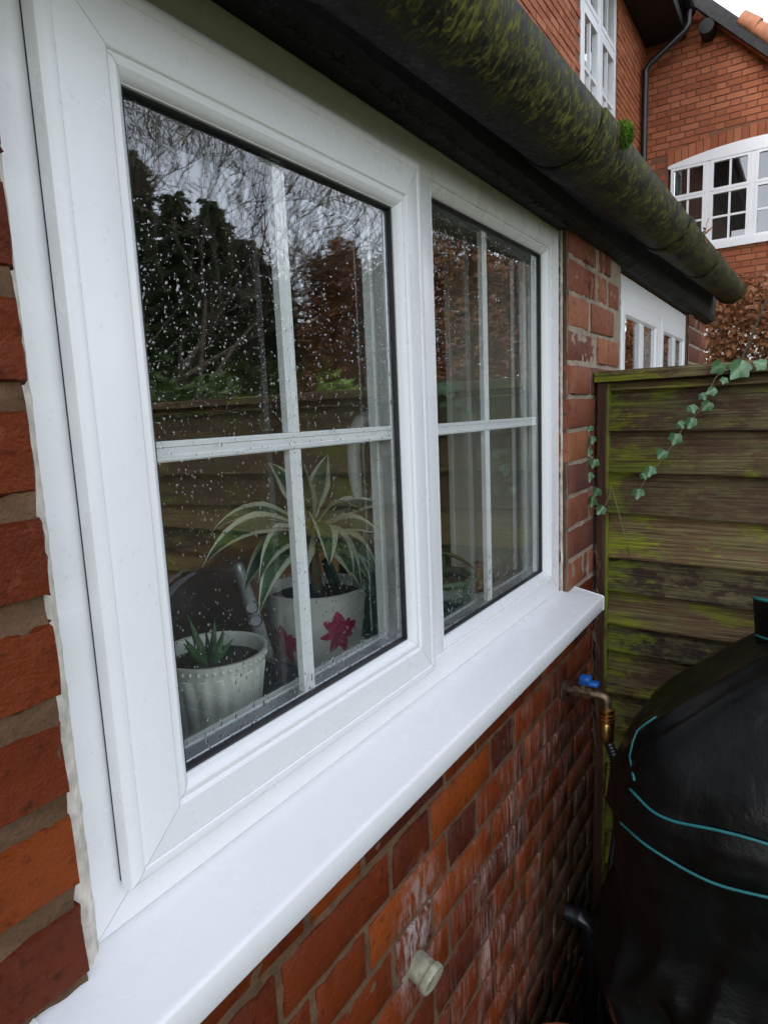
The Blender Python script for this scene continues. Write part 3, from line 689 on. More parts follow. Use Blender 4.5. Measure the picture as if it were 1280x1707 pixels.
# green glazed pot, trowel and stone behind the fixed light
gc = Vector((0.872, 0.143, BZ))
gp = thing('glazed_pot', gc, 'dark green glazed pot at the foot of the fixed window light', 'plant pot')
MB().lathe([(0.045, 0), (0.055, 0.01), (0.071, 0.035), (0.073, 0.052), (0.067, 0.066), (0.066, 0.070), (0.074, 0.074), (0.078, 0.080), (0.077, 0.086), (0.068, 0.086), (0.064, 0.08), (0.062, 0.06)], gc, 40).build('pot', M['glaze'], gp, 40)
MB().lathe([(0.0001, 0.07), (0.063, 0.066)], gc, 20, None, False).build('soil', M['soil'], gp, 180)
tv = on(735, 921, 1, 0.19); tw = on(768, 936, 1, 0.155)
tr = thing('garden_trowel', tv, 'small trowel with olive blade and green handle above the glazed pot', 'trowel')
MB().tube([tv+Vector((-0.10, 0.04, -0.02)), tv+Vector((-0.05, 0.02, -0.005)), tv], [0.010, 0.009, 0.006], 8).build('handle', M['can'], tr, 60)
vs = []; d = (tw-tv); d.normalize(); sd_ = Vector((0, 0, 1)).cross(d).normalized()
for i in range(9):
    t_ = i/8; w_ = 0.017*sin(pi*min(1, 0.12+0.9*t_))**0.6
    for q in (-1, 0, 1): vs.append(tv+d*(0.085*t_)+sd_*q*w_+Vector((0, 0, (0.006*(abs(q)-1)) + 0.016*sin(t_*2.4) - 0.012*t_)))
mb = MB().add(vs, [(i*3+j, i*3+j+1, i*3+4+j, i*3+3+j) for i in range(8) for j in range(2)]); mb.add([Vector(v)-Vector((0, 0, 0.0015)) for v in vs], [(i*3+3+j, i*3+4+j, i*3+j+1, i*3+j) for i in range(8) for j in range(2)])
mb.build('blade', M['olive'], tr, 180)
sc_ = Vector((1.085, 0.165, BZ))
stn = MB().ball(sc_+Vector((0, 0, 0.022)), (0.062, 0.04, 0.040), 24, 14, lambda d: 1+0.16*noise.noise(d*1.9)+0.06*noise.noise(d*6))
for i, v in enumerate(stn.v):
    if v[2] < BZ+0.0005: stn.v[i] = (v[0], v[1], BZ+0.0005)
tag(stn.build('stone', M['stone'], None, 180), 'rounded brown stone on the window board by the right glazing bar', 'stone')
# spider plant, tap, cloth
kc = Vector((0.33, 0.275, BZ))
spd = thing('spider_plant', kc, 'thin-leaved pale green spider plant behind the ribbed pot', 'house plant')
MB().lathe([(0.028, 0), (0.036, 0.05), (0.038, 0.052), (0.034, 0.048), (0.033, 0.04)], kc, 20).build('pot', M['terracotta'], spd, 50)
for k in range(16):
    a = 2*pi*k/16+R(-.2, .2); el = R(.5, 1.2)
    blade(kc+Vector((0, 0, 0.04)), (cos(a)*cos(el), sin(a)*cos(el), sin(el)), R(.09, .15), 0.007, R(1.4, 3.0), 'leaf', M['spider'], spd, 8, 0.3)
tb = on(428, 1040, 1, 0.245); tt = on(396, 938, 1, 0.245)
tp = thing('kitchen_tap', (tb.x, tb.y, BZ), 'slanting chrome tap handle with two round grey buttons behind the ribbed pot', 'tap')
ax = (tt-tb)
MB().tube([tb-ax*0.55, tb-ax*0.2, tb+ax*0.3, tb+ax*0.8, tb+ax*0.97, tb+ax*1.0], [0.012, 0.0115, 0.0105, 0.0085, 0.0075, 0.004], 14).build('spout', M['chrome'], tp, 60)
nrm = (CAM-tb).normalized()
for f_ in (0.05, 0.27):
    p_ = tb+ax*f_+nrm*0.006
    r_ = MB().tube([p_, p_+nrm*0.008], 0.0105, 16).build('button_ring', M['gasket'], tp, 40); MB().tube([p_+nrm*0.006, p_+nrm*0.0095], 0.0082, 16).build('button', M['grey'], r_, 40)
cl = MB(); vs = []
c0 = Vector((0.435, 0.20, BZ))
for j in range(9):
    for i in range(13):
        u_, v_ = i/12-.5, j/8-.5; vs.append((c0.x+u_*0.13, c0.y+v_*0.12, BZ+0.002+max(0, 0.028*(1-(2*v_)**4)*(1-(2*u_)**4))*(1+0.5*nz((u_*3, v_*3, 0), 1.5))))
cl.add(vs, [(j*13+i, j*13+i+1, (j+1)*13+i+1, (j+1)*13+i) for j in range(8) for i in range(12)])
tag(cl.build('cloth', M['cloth'], None, 180), 'crumpled dark navy cloth between the two cream pots', 'cloth')

# ------------------------------------------------------------------ second window (beyond the fence)
def pane_grid(par, x0, x1, z0, z1, y, cols, rows, bar, mat_bar, glass_y=0.012, depth=0.02):
    for i in range(1, cols):
        x = x0+(x1-x0)*i/cols; MB().box((x-bar/2, y, z0), (x+bar/2, y+depth, z1)).build('glazing_bar', mat_bar, par)
    for j in range(1, rows):
        z = z0+(z1-z0)*j/rows; MB().box((x0, y+0.001, z-bar/2), (x1, y+depth-0.001, z+bar/2)).build('glazing_bar', mat_bar, par)
    MB().box((x0-0.005, y+glass_y, z0-0.005), (x1+0.005, y+glass_y+0.004, z1+0.005)).build('glass_pane', M['glass'], par)
s2 = MB(); ring(s2, (GX0, GX1, 1.12, 1.925), (0.045, 0.045, 0.05, 0.07), [('o', 0, 0.07), ('o', 0, -0.004), ('o', 0.002, -0.006), ('i', 0.002, -0.006), ('i', 0, -0.004), ('i', 0, 0.07)])
win2 = s2.build('window', M['upvc_far'], house, 30); tag(win2, 'white far window half hidden behind the fence')
xm = (GX0+GX1)/2
MB().box((xm-0.035, -0.004, 1.17), (xm+0.035, 0.06, 1.854), 0.002).build('mullion', M['upvc_far'], win2)
for a, b in ((GX0+0.046, xm-0.0355), (xm+0.0355, GX1-0.046)):
    q = MB(); ring(q, (a, b, 1.171, 1.854), (0.042, 0.042, 0.055, 0.05), [('o', 0, 0.05), ('o', 0, -0.010), ('o', 0.003, -0.013), ('i', 0.010, -0.013), ('i', 0.002, -0.006), ('i', 0, 0.03)]); q.build('sash', M['upvc_far'], win2, 30)
    mid = (a+b)/2
    MB().box((mid-0.030, -0.012, 1.226), (mid+0.030, 0.010, 1.804), 0.003).build('glazing_bar', M['upvc_far'], win2)
    MB().box((a+0.038, -0.004, 1.22), (b-0.038, 0.000, 1.808)).build('glass_pane', M['glass'], win2)
MB().box((GX0+0.02, 0.262, 1.10), (GX1-0.02, 0.268, 1.93)).build('room_shade_sheet', M['shade_fill'], win2)  # dark sheet across the opening paints the unlit room

# ------------------------------------------------------------------ eaves: soffit, fascia, gutter
def gl(x): return 1.955+0.0362*(x-0.455)+0.018       # height of the gutter's front lip along the wall
GR, GLY = 0.065, -0.200
GCY = GLY+GR
XA, XB = -1.2, 3.33
e = MB(); n = 420; vs = []
for i in range(n+1):
    x = -1.62+(WEND+0.02+1.62)*i/n; w_ = 0.003*nz((x, 0, 0), 6)-0.006*abs(nz((x, 3, 0), 34))-0.003*abs(nz((x, 5, 0), 110))
    vs += [(x, -0.0015, 1.933), (x, -0.030, 1.933+w_), (x, -0.052, 1.944+w_), (x, -0.060, 1.965), (x, -0.062, 2.09), (x, -0.0015, 2.10)]
e.add(vs, [(6*i+j, 6*i+6+j, 6*i+7+j, 6*i+j+1) for i in range(n) for j in range(5)] + [tuple(range(6)), tuple(6*n+j for j in range(5, -1, -1))])
e.build('fascia', M['black'], house)
g = MB(); vs = []; nx, na = 90, 20
for i in range(nx+1):
    x = XA+(XB-XA)*i/nx; z = gl(x)
    for j in range(na+1):
        a = pi*j/na; vs.append((x, GCY-GR*cos(a), z-GR*sin(a)*1.02))
    for j in range(na, -1, -1):
        a = pi*j/na; vs.append((x, GCY-(GR-0.004)*cos(a), z-(GR-0.004)*sin(a)*1.02))
k = 2*(na+1)
g.add(vs, [(i*k+j, i*k+(j+1) % k, (i+1)*k+(j+1) % k, (i+1)*k+j) for i in range(nx) for j in range(k)])
gut = g.build('gutter', M['gutter'], house, 60)
def half_band(x0, x1, grow, name, mat, jit=0.0):
    b = MB(); vs = []
    xs = [x0, x0+0.004, x1-0.004, x1]; gs = [grow*0.3, grow, grow, grow*0.3]
    for x, q in zip(xs, gs):
        for j in range(na+1):
            a = pi*j/na; rr = GR+q+jit*nz((x*20, j*0.8, 0), 1); vs.append((x, GCY-rr*cos(a), gl(x)-rr*sin(a)*1.02))
    n_ = na+1; b.add(vs, [(i*n_+j, i*n_+j+1, (i+1)*n_+j+1, (i+1)*n_+j) for i in range(3) for j in range(na)])
    return b.build(name, mat, gut, 50)
def gx_at(px, py): return on(px, py, 1, GLY).x
half_band(0.79, 0.90, 0.0045, 'gutter_joint', M['gutter'], 0.001)
half_band(1.62, 1.70, 0.005, 'gutter_joint', M['gutter'], 0.001)
half_band(2.25, 2.29, 0.004, 'gutter_bracket', M['gutter']); half_band(0.20, 0.235, 0.004, 'gutter_bracket', M['gutter'])
half_band(XB-0.07, XB-0.002, 0.005, 'gutter_joint', M['gutter'])
c = MB(); vs = [(XB, GCY, gl(XB)-0.02)]+[(XB+0.001, GCY-(GR+0.003)*cos(pi*j/na), gl(XB)-(GR+0.003)*sin(pi*j/na)) for j in range(na+1)]+[(XB+0.008, GCY-(GR+0.003)*cos(pi*j/na), gl(XB)-(GR+0.003)*sin(pi*j/na)) for j in range(na+1)]
c.add(vs, [(0, j, j+1) for j in range(1, na+1)]+[(j, j+na+1, j+na+2, j+1) for j in range(1, na+1)]+[tuple(range(2*na+2, na+1, -1))]).build('stop_end', M['gutter'], gut)
# moss clump on the joint
mc = Vector((0.905, GLY-0.003, gl(0.905)-0.006))
mo = MB(); rnd = random.Random(3)
mo.ball(mc, (0.020, 0.013, 0.018), 12, 8)
for k in range(1500):
    d = Vector((rnd.gauss(0, 1), rnd.gauss(0, 1), rnd.gauss(0, 1))).normalized(); p = mc+Vector((d.x*0.020, d.y*0.013, d.z*0.018))*rnd.uniform(.85, 1.08)
    t_ = Vector((rnd.gauss(0, 1), rnd.gauss(0, 1), rnd.gauss(0, 1))).normalized()*0.0012; q = d*rnd.uniform(.003, .0065)+t_*1.5
    mo.add([p-t_, p+t_, p+q], [(0, 1, 2)])
tag(mo.build('moss_clump', M['moss']), 'bright green moss tuft growing on the front lip of the gutter', 'moss')
# dead leaves caught on the gutter and under the eave
def dead_leaf(p, s_, name, label):
    rnd = random.Random(int(p[0]*999)); mb = MB()
    for k in range(5):
        d = Vector((rnd.gauss(0, 1), rnd.gauss(0, 1)*0.5, rnd.gauss(0, 1))).normalized(); sd_ = d.orthogonal().normalized(); q = Vector(p)+Vector((rnd.uniform(-.4, .4), rnd.uniform(-.2, .2), rnd.uniform(-.4, .4)))*s_
        mb.add([q, q+d*s_*.5+sd_*s_*.22, q+d*s_, q+d*s_*.5-sd_*s_*.22, q+d*s_*.5+d.cross(sd_)*s_*.1], [(0, 1, 4), (1, 2, 4), (2, 3, 4), (3, 0, 4)])
    mb.tube([Vector(p), Vector(p)+Vector((s_*.5, 0, s_*.7)), Vector(p)+Vector((s_*.9, -s_*.1, s_*1.2))], 0.0012, 4)
    tag(mb.build(name, M['dry']), label, 'dead leaves')
xg = 1.86; dead_leaf((xg, GLY-0.006, gl(xg)+0.004), 0.034, 'dead_leaves', 'dark dead leaf stuck to the gutter lip below the arched window')
dl = on(990, 462, 1, -0.032)
rnd = random.Random(8); mb = MB()
for k in range(26):
    q = dl+Vector((rnd.uniform(-.04, .05), rnd.uniform(-.015, .003), rnd.uniform(-.05, .075))); d = Vector((rnd.gauss(0, .5), rnd.gauss(0, .3), -1)).normalized(); sd_ = d.cross(Vector((0, 1, 0))).normalized(); s_ = rnd.uniform(.015, .032)
    mb.add([q, q+d*s_*.5+sd_*s_*.2, q+d*s_, q+d*s_*.5-sd_*s_*.2], [(0, 1, 2), (0, 2, 3)])
tag(mb.build('withered_leaves', M['dry']), 'cluster of withered brown leaves hanging under the eave beside the window', 'dead leaves')
db = MB(); rnd = random.Random(77)
for k in range(1500):
    x = rnd.uniform(-0.1, 1.25); q = Vector((x, -0.031-rnd.random()**2*0.02, 1.931-abs(rnd.gauss(0, .004))*(0.4+abs(nz((x, 0, 0), 14))*3))); d = Vector((rnd.gauss(0, 1), rnd.gauss(0, 1), rnd.gauss(0, 1))).normalized(); e_ = d.orthogonal()*rnd.uniform(.0006, .0016)
    L = rnd.uniform(.002, .007); db.add([q-e_, q+e_, q+d*L], [(0, 1, 2)])
tag(db.build('eave_debris', M['bark']), 'dark cobweb and dirt crumbs clinging along the eave above the window frame', 'debris', kind='stuff')
# lean-to roof
rf = MB(); rf.add([(-1.7, -0.055, 2.04), (WEND+0.05, -0.055, 2.04), (WEND+0.05, 1.5, 2.95), (-1.7, 1.5, 2.95), (-1.7, -0.055, 2.07), (WEND+0.05, -0.055, 2.07), (WEND+0.05, 1.5, 2.98), (-1.7, 1.5, 2.98)], [(0, 3, 2, 1), (4, 5, 6, 7), (0, 1, 5, 4), (1, 2, 6, 5), (2, 3, 7, 6), (3, 0, 4, 7)])
roof = rf.build('roof', M['tile'], house)

# ------------------------------------------------------------------ upper storey and gable (far brickwork built brick by brick)
def wall_bricks(rects, openings, to3, mat, par, cap=300, pitch=0.0765, bl=0.215):
    """rects in wall coordinates (s along, z up); to3 maps (s,z,out) to the scene. The bricks that show largest become objects."""
    cand = []
    for s0, s1, z0, z1 in rects:
        row = 0; z = z0
        while z < z1:
            s = s0-(row % 2)*0.165; k = 0
            while s < s1:
                L = bl if k % 2 == 0 else 0.1025; a, b = max(s, s0), min(s+L, s1); zc = z+pitch/2
                if b-a > 0.03 and not any(f(a, b, zc) for f in openings):
                    cand.append((a, b, zc))
                s += L+0.011; k += 1
            z += pitch; row += 1
    def size(c):
        p = pj(to3((c[0]+c[1])/2, c[2], 0))
        if p is None or not (-30 < p[0] < 1310 and -30 < p[1] < 1737): return -1/(1+abs(c[2]))
        # what the gutter and fence hide counts last
        if p[1] > 204+1.25*(p[0]-1025)+6 and p[0] < 1200: return -0.5
        if p[1] > 612: return -0.6
        return 1/p[2]
    cand.sort(key=size, reverse=True)
    me = {}
    joined = MB()
    for i, (a, b, zc) in enumerate(cand):
        L = b-a; hh = 0.0325; o0 = R(-0.0025, 0.0025)
        if i < cap and size((a, b, zc)) > 0:
            base = 0.215 if L > 0.15 else 0.1025
            if base not in me:
                q = MB(); e_ = 0.004
                v = [to3(-base/2, -hh, -0.03), to3(base/2, -hh, -0.03), to3(base/2, hh, -0.03), to3(-base/2, hh, -0.03), to3(-base/2, -hh, 0.006), to3(base/2, -hh, 0.006), to3(base/2, hh, 0.006), to3(-base/2, hh, 0.006), to3(-base/2+e_, -hh+e_, 0.010), to3(base/2-e_, -hh+e_, 0.010), to3(base/2-e_, hh-e_, 0.010), to3(-base/2+e_, hh-e_, 0.010)]
                o_ = to3(0, 0, 0); q.add([Vector(x)-Vector(o_) for x in v], [(0, 1, 5, 4), (1, 2, 6, 5), (2, 3, 7, 6), (3, 0, 4, 7), (4, 5, 9, 8), (5, 6, 10, 9), (6, 7, 11, 10), (7, 4, 8, 11), (8, 9, 10, 11)]); me[base] = q.mesh('brick'); me[base].materials.append(mat)
            d_ = Vector(to3(1, 0, 0))-Vector(to3(0, 0, 0)); sc = (L/base if abs(d_.x) > .5 else 1, L/base if abs(d_.y) > .5 else 1, 1)
            place('brick', me[base], to3((a+b)/2, zc, o0), par, sc)
        else:
            v = [to3(a, zc-hh, -0.03), to3(b, zc-hh, -0.03), to3(b, zc+hh, -0.03), to3(a, zc+hh, -0.03), to3(a, zc-hh, 0.008), to3(b, zc-hh, 0.008), to3(b, zc+hh, 0.008), to3(a, zc+hh, 0.008)]
            joined.add(v, [(0, 1, 5, 4), (1, 2, 6, 5), (2, 3, 7, 6), (3, 0, 4, 7), (4, 5, 6, 7)])
    if joined.v: tag(joined.build('brickwork', mat, par), kind='stuff')
UY = 1.5
GXW = 9.25
uw0, uw1 = on(966, 60, 1, UY).x, on(1024, 150, 1, UY).x
UZ0, UZ1 = 3.75, 6.02
up = MB()
for a, b in (((-1.7, UY, 2.9), (uw0, UY+0.25, 6.3)), ((uw1, UY, 2.9), (GXW, UY+0.25, 6.3)), ((uw0, UY, 2.9), (uw1, UY+0.25, UZ0)), ((uw0, UY, UZ1), (uw1, UY+0.25, 6.3)), ((-1.7, UY+1.2, 2.9), (GXW, UY+1.3, 6.3)), ((-1.7, UY+0.25, 6.25), (GXW, UY+1.3, 6.3)), ((-1.7, UY+0.25, 2.9), (GXW, UY+1.3, 2.95))): up.box(a, b)
upw = up.build('upper_wall', M['mortar_far'], house)
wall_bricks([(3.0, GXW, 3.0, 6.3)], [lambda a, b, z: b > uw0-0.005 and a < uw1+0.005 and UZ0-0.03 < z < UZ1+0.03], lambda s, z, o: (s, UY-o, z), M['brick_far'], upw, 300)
uf = MB(); ring(uf, (uw0, uw1, UZ0, UZ1), (0.06, 0.06, 0.07, 0.06), [('o', 0, 0.08+UY), ('o', 0, UY-0.012), ('i', 0, UY-0.012), ('i', 0, 0.08+UY)])
upwin = uf.build('upper_window', M['upvc_far'], house)
tag(upwin, 'white multi-pane upstairs window above the mossy gutter')
um = (uw0+uw1)/2; tz = on(1000, 15, 1, UY).z
tz = UZ0+(UZ1-UZ0)*0.70
MB().box((um-0.05, UY-0.008, UZ0+0.071), (um+0.05, UY+0.06, UZ1-0.061)).build('mullion', M['upvc_far'], upwin)
for a, b in ((uw0+0.061, um-0.051), (um+0.051, uw1-0.061)):
    for z0, z1, rows in ((UZ0+0.071, tz-0.03, 3), (tz+0.03, UZ1-0.061, 1)):
        q = MB(); ring(q, (a, b, z0, z1), (0.05,)*4, [('o', 0, UY+0.05), ('o', 0, UY-0.016), ('i', 0, UY-0.016), ('i', 0, UY+0.04)]); q.build('sash', M['upvc_far'], upwin)
        pane_grid(upwin, a+0.05, b-0.05, z0+0.05, z1-0.05, UY-0.006, 2, rows, 0.032, M['upvc_far'], 0.02, 0.03)
    MB().box((a-0.012, UY-0.010, tz-0.0295), (b+0.012, UY+0.06, tz+0.0295)).build('transom', M['upvc_far'], upwin)
    MB().box((a+0.02, UY+0.09, UZ0+0.05), (b-0.02, UY+0.1, UZ0+(UZ1-UZ0)*0.56)).build('white_panel', M['white_fill'], upwin)  # plain white panel behind the lower panes
MB().box((uw0-0.02, UY+0.5, UZ0-0.02), (uw1+0.02, UY+0.52, UZ1+0.02)).build('room_shade_sheet', M['shade_fill'], upwin)  # painted dark sheet for the unlit upstairs room
# eave, gutter and downpipe of the upper storey
EZ = 6.06
ev = MB(); ev.box((-1.7, 1.06, EZ), (GXW-0.02, UY+0.3, EZ+0.06)); ev.box((-1.7, 1.02, EZ-0.03), (GXW-0.02, 1.0595, EZ+0.2)); ev.build('upper_eave', M['black'], house)
ug = MB(); vs = []
for x in (-1.7, GXW-0.16):
    for j in range(11): a = pi*j/10; vs.append((x, 0.955-0.06*cos(a), EZ+0.17-0.06*sin(a)))
    for j in range(10, -1, -1): a = pi*j/10; vs.append((x, 0.955-0.054*cos(a), EZ+0.17-0.054*sin(a)))
ug.add(vs, [(j, (j+1) % 22, 22+(j+1) % 22, 22+j) for j in range(22)]+[tuple(range(22)), tuple(range(43, 21, -1))]).build('upper_gutter', M['blackpipe'], house, 50)
px_ = GXW-0.32
dp = MB().tube([(px_, 0.955, EZ+0.12), (px_, 0.955, EZ-0.02), (px_, 0.99, EZ-0.09), (px_, 1.38, EZ-0.33), (px_, 1.435, EZ-0.40), (px_, 1.435, EZ-0.5), (px_, 1.435, 2.9), (px_, 1.435, 0.0)], 0.038, 14).build('downpipe', M['blackpipe'], house, 50)
for z in (4.55, 2.8):
    c_ = MB().tube([(px_, 1.435, z-0.02), (px_, 1.435, z+0.02)], 0.045, 14); c_.box((px_-0.075, 1.43, z-0.018), (px_-0.03, UY, z+0.018)); c_.build('pipe_clip', M['blackpipe'], dp)
MB().add([(-1.8, 0.95, EZ+0.24), (GXW-0.05, 0.95, EZ+0.24), (GXW-0.05, 4.0, EZ+2.2), (-1.8, 4.0, EZ+2.2), (-1.8, 0.95, EZ+0.28), (GXW-0.05, 0.95, EZ+0.28), (GXW-0.05, 4.0, EZ+2.24), (-1.8, 4.0, EZ+2.24)], [(0, 3, 2, 1), (4, 5, 6, 7), (0, 1, 5, 4), (1, 2, 6, 5), (2, 3, 7, 6), (3, 0, 4, 7)]).build('upper_roof', M['tile'], house)

# gable
gh = thing('gable_house', (GXW+0.2, 0, GROUND), 'red brick gable end with arched white window standing beyond the fence', 'house')
va, vb = on(1140, 0, 0, GXW-0.22), on(1280, 96, 0, GXW-0.22)       # lower edge of the bargeboard
sl = (va.z-vb.z)/(va.y-vb.y)
def verge(y): return vb.z+(y-vb.y)*sl
YE = -1.7                                                     # eave end of the gable
aw = (on(1114, 282, 0, GXW).y, -0.78)                         # arched window, left and right
AB = 3.50; ASP = on(1116, 278, 0, GXW).z; 
yc = (aw[0]+aw[1])/2; ARCH = 0.115
def arch(y): t_ = (y-yc)/(aw[0]-yc); return ASP+ARCH*(1-t_*t_)
lw_ = (on(1178, 548, 0, GXW).y+0.03, -0.35); LB, LT = 1.15, on(1205, 545, 0, GXW).z
gw = MB()
ys = [UY+0.02+(YE-UY-0.02)*i/60 for i in range(61)]
for a, b in zip(ys[:-1], ys[1:]):
    m_ = (a+b)/2; spans = [(GROUND-0.02, verge(m_)+0.05)]
    if aw[1] < m_ < aw[0]: spans = [(GROUND-0.02, AB), (arch(m_), verge(m_)+0.05)]
    if lw_[1] < m_ < lw_[0]: spans = [(GROUND-0.02, LB), (LT, spans[0][1])]+spans[1:]
    for z0, z1 in spans: gw.box((GXW, b, z0), (GXW+0.2, a, z1))
gwall = gw.build('wall', M['mortar_far'], gh)
wall_bricks([(YE, UY, GROUND, 7.0)], [lambda a, b, z: z > verge((a+b)/2)+0.03, lambda a, b, z: b > aw[1] and a < aw[0] and AB-0.03 < z < arch(max(min((a+b)/2, aw[0]), aw[1]))+0.17, lambda a, b, z: b > lw_[1] and a < lw_[0] and LB-0.03 < z < LT+0.03],
            lambda s, z, o: (GXW-o, s, z), M['brick_far'], gwall, 300)
# soldier arch over the window
vs_me = None
for i in range(24):
    y0 = aw[1]-0.02+(aw[0]-aw[1]+0.04)*i/24; y1 = y0+(aw[0]-aw[1]+0.04)/24-0.009; z = arch(min(max((y0+y1)/2, aw[1]), aw[0]))+0.004
    MB().box((GXW-0.012, y0, z), (GXW-0.001, y1, z+0.155)).build('brick', M['brick_far'], gwall)
aq = MB()
# arched head board
vs = []
for i in range(31):
    y = aw[1]+(aw[0]-aw[1])*i/30; vs += [(GXW-0.03, y, ASP-0.035), (GXW-0.03, y, arch(y)), (GXW+0.05, y, arch(y)), (GXW+0.05, y, ASP-0.035)]
aq.add(vs, [(4*i+j, 4*i+(j+1) % 4, 4*i+4+(j+1) % 4, 4*i+4+j) for i in range(30) for j in range(4)])
awin = aq.build('arched_window', M['upvc_far'], gh); tag(awin, 'white arched casement window of several lights')
MB().box((GXW-0.06, aw[1]-0.03, AB-0.05), (GXW+0.05, aw[0]+0.03, AB+0.035)).build('window_sill', M['upvc_far'], awin)
def pane_grid_y(par, y0, y1, z0, z1, x, cols, rows, bar):
    for i in range(1, cols):
        y = y0+(y1-y0)*i/cols; MB().box((x, y-bar/2, z0), (x+0.03, y+bar/2, z1)).build('glazing_bar', M['upvc_far'], par)
    for j in range(1, rows):
        z = z0+(z1-z0)*j/rows; MB().box((x+0.001, y0, z-bar/2), (x+0.029, y1, z+bar/2)).build('glazing_bar', M['upvc_far'], par)
    MB().box((x+0.012, y0-0.005, z0-0.005), (x+0.016, y1+0.005, z1+0.005)).build('glass_pane', M['glass'], par)
lights = [aw[0]-0.005-(aw[0]-aw[1]-0.01)*i/4 for i in range(5)]
TZ = on(1150, 327, 0, GXW).z
for i in range(4):
    b_, a_ = lights[i], lights[i+1]
    MB().box((GXW-0.02, a_+0.0, AB+0.036), (GXW+0.05, a_+0.05, ASP-0.036)).build('mullion', M['upvc_far'], awin) if i < 3 else None
    ya, yb = a_+(0.051 if i < 3 else 0.03), b_-(0.001 if i else 0.03)
    for z0, z1, rows in ((AB+0.036, TZ-0.002, 2), (TZ+0.002, ASP-0.036, 1)):
        q = MB(); W_ = 0.034
        q.box((GXW-0.025, ya, z0), (GXW+0.03, ya+W_, z1)); q.box((GXW-0.025, yb-W_, z0), (GXW+0.03, yb, z1)); q.box((GXW-0.024, ya+W_, z0), (GXW+0.029, yb-W_, z0+W_)); q.box((GXW-0.024, ya+W_, z1-W_), (GXW+0.029, yb-W_, z1))
        q.build('casement', M['upvc_far'], awin)
        pane_grid_y(awin, ya+W_, yb-W_, z0+W_, z1-W_, GXW-0.012, 2, rows, 0.024)
MB().box((GXW+0.6, aw[1]-0.02, AB-0.05), (GXW+0.62, aw[0]+0.02, arch(yc)+0.05)).build('room_shade_sheet', M['shade_fill'], awin)  # dark sheet painted in place of the room's shade
q = MB(); q.box((GXW-0.02, lw_[1], LT-0.07), (GXW+0.05, lw_[0], LT-0.002)); q.box((GXW-0.02, lw_[0]-0.10, LB), (GXW+0.05, lw_[0], LT-0.0701)); q.box((GXW-0.02, lw_[1], LB), (GXW+0.05, lw_[1]+0.1, LT-0.0701)); q.box((GXW-0.019, 0.12, LB), (GXW+0.049, 0.22, LT-0.0702)); q.box((GXW-0.06, lw_[1]-.02, LB-0.04), (GXW+0.06, lw_[0]+.02, LB))
lwin = q.build('lower_window', M['upvc_far'], gh); tag(lwin, 'small white ground floor window half hidden by brown leaves')
pane_grid_y(lwin, 0.22, lw_[0]-0.10, LB, LT-0.07, GXW-0.005, 1, 2, 0.03); pane_grid_y(lwin, lw_[1]+0.1, 0.12, LB, LT-0.07, GXW-0.005, 1, 2, 0.03)
MB().box((GXW+0.6, lw_[1]-0.02, LB-0.05), (GXW+0.62, lw_[0]+0.02, LT+0.05)).build('room_shade_sheet', M['shade_fill'], lwin)  # near-black sheet, painted shade behind the lower window's panes
# bargeboard, purlin end, verge tiles, roof
def slab(y0, y1, x0, x1, dz0, dz1): 
    return [(x0, y0, verge(y0)+dz0), (x1, y0, verge(y0)+dz0), (x1, y1, verge(y1)+dz0), (x0, y1, verge(y1)+dz0), (x0, y0, verge(y0)+dz1), (x1, y0, verge(y0)+dz1), (x1, y1, verge(y1)+dz1), (x0, y1, verge(y1)+dz1)]
BF = [(0, 3, 2, 1), (4, 5, 6, 7), (0, 1, 5, 4), (1, 2, 6, 5), (2, 3, 7, 6), (3, 0, 4, 7)]
MB().add(slab(YE-0.25, 2.4, GXW-0.26, GXW-0.20, 0.0, 0.20), BF).build('bargeboard', M['black'], gh)
grf = MB().add(slab(YE-0.25, 2.4, GXW-0.198, GXW+6, 0.03, 0.17), BF).build('roof', M['tile'], gh)
for i in range(14):
    y = 0.40-i*0.155
    p0, p1 = Vector((GXW-0.24, y, verge(y)+0.225)), Vector((GXW-0.24, y-0.17, verge(y-0.17)+0.245))
    MB().tube([p0, p1], [0.075, 0.085], 12).build('tile', M['tile'], grf, 40)
pu = on(1180, 50, 0, GXW-0.1)
MB().tube([(GXW-0.25, pu.y, pu.z-0.01), (GXW+0.05, pu.y, pu.z-0.01)], 0.085, 10).build('purlin_end', M['black'], gh)

# ------------------------------------------------------------------ fence
FXF = 1.43
fence = thing('lapped_fence', (FXF, -0.9, GROUND), 'mossy brown overlapping board fence standing at a right angle to the brick wall', 'fence')
MB().box((1.405, -0.058, GROUND-0.1), (1.462, WY-0.006, 1.607), 0.004).build('post', M['post'], fence)
MB().box((1.405, -1.95, GROUND-0.1), (1.462, -1.89, 1.607), 0.004).build('post', M['post'], fence)
YF0, YF1 = -0.050, -1.89
def board(z_top, z_bot, seed, x_front, droop=0.0):
    n = 36; vs = []
    for i in range(n+1):
        y = YF0+(YF1-YF0)*i/n; q = 0.0025*nz((y, seed, 0), 4)+0.0015*nz((y, seed, 3), 17); dz = -droop*(YF0-y)/0.35*0.012
        xb = x_front+0.003*nz((y, seed, 5), 3)
        vs += [(xb+0.019, y, z_top+dz), (xb+0.013, y, z_top+dz), (xb-0.019, y, z_bot+dz+q+0.005), (xb-0.017, y, z_bot+dz+q), (xb+0.012, y, z_bot+dz+q)]
    fs = [(5*i+j, 5*i+(j+1) % 5, 5*i+5+(j+1) % 5, 5*i+5+j) for i in range(n) for j in range(5)]+[(4, 3, 2, 1, 0), tuple(5*n+j for j in range(5))]
    return MB().add(vs, fs).build('board', M['fence'], fence, 30)
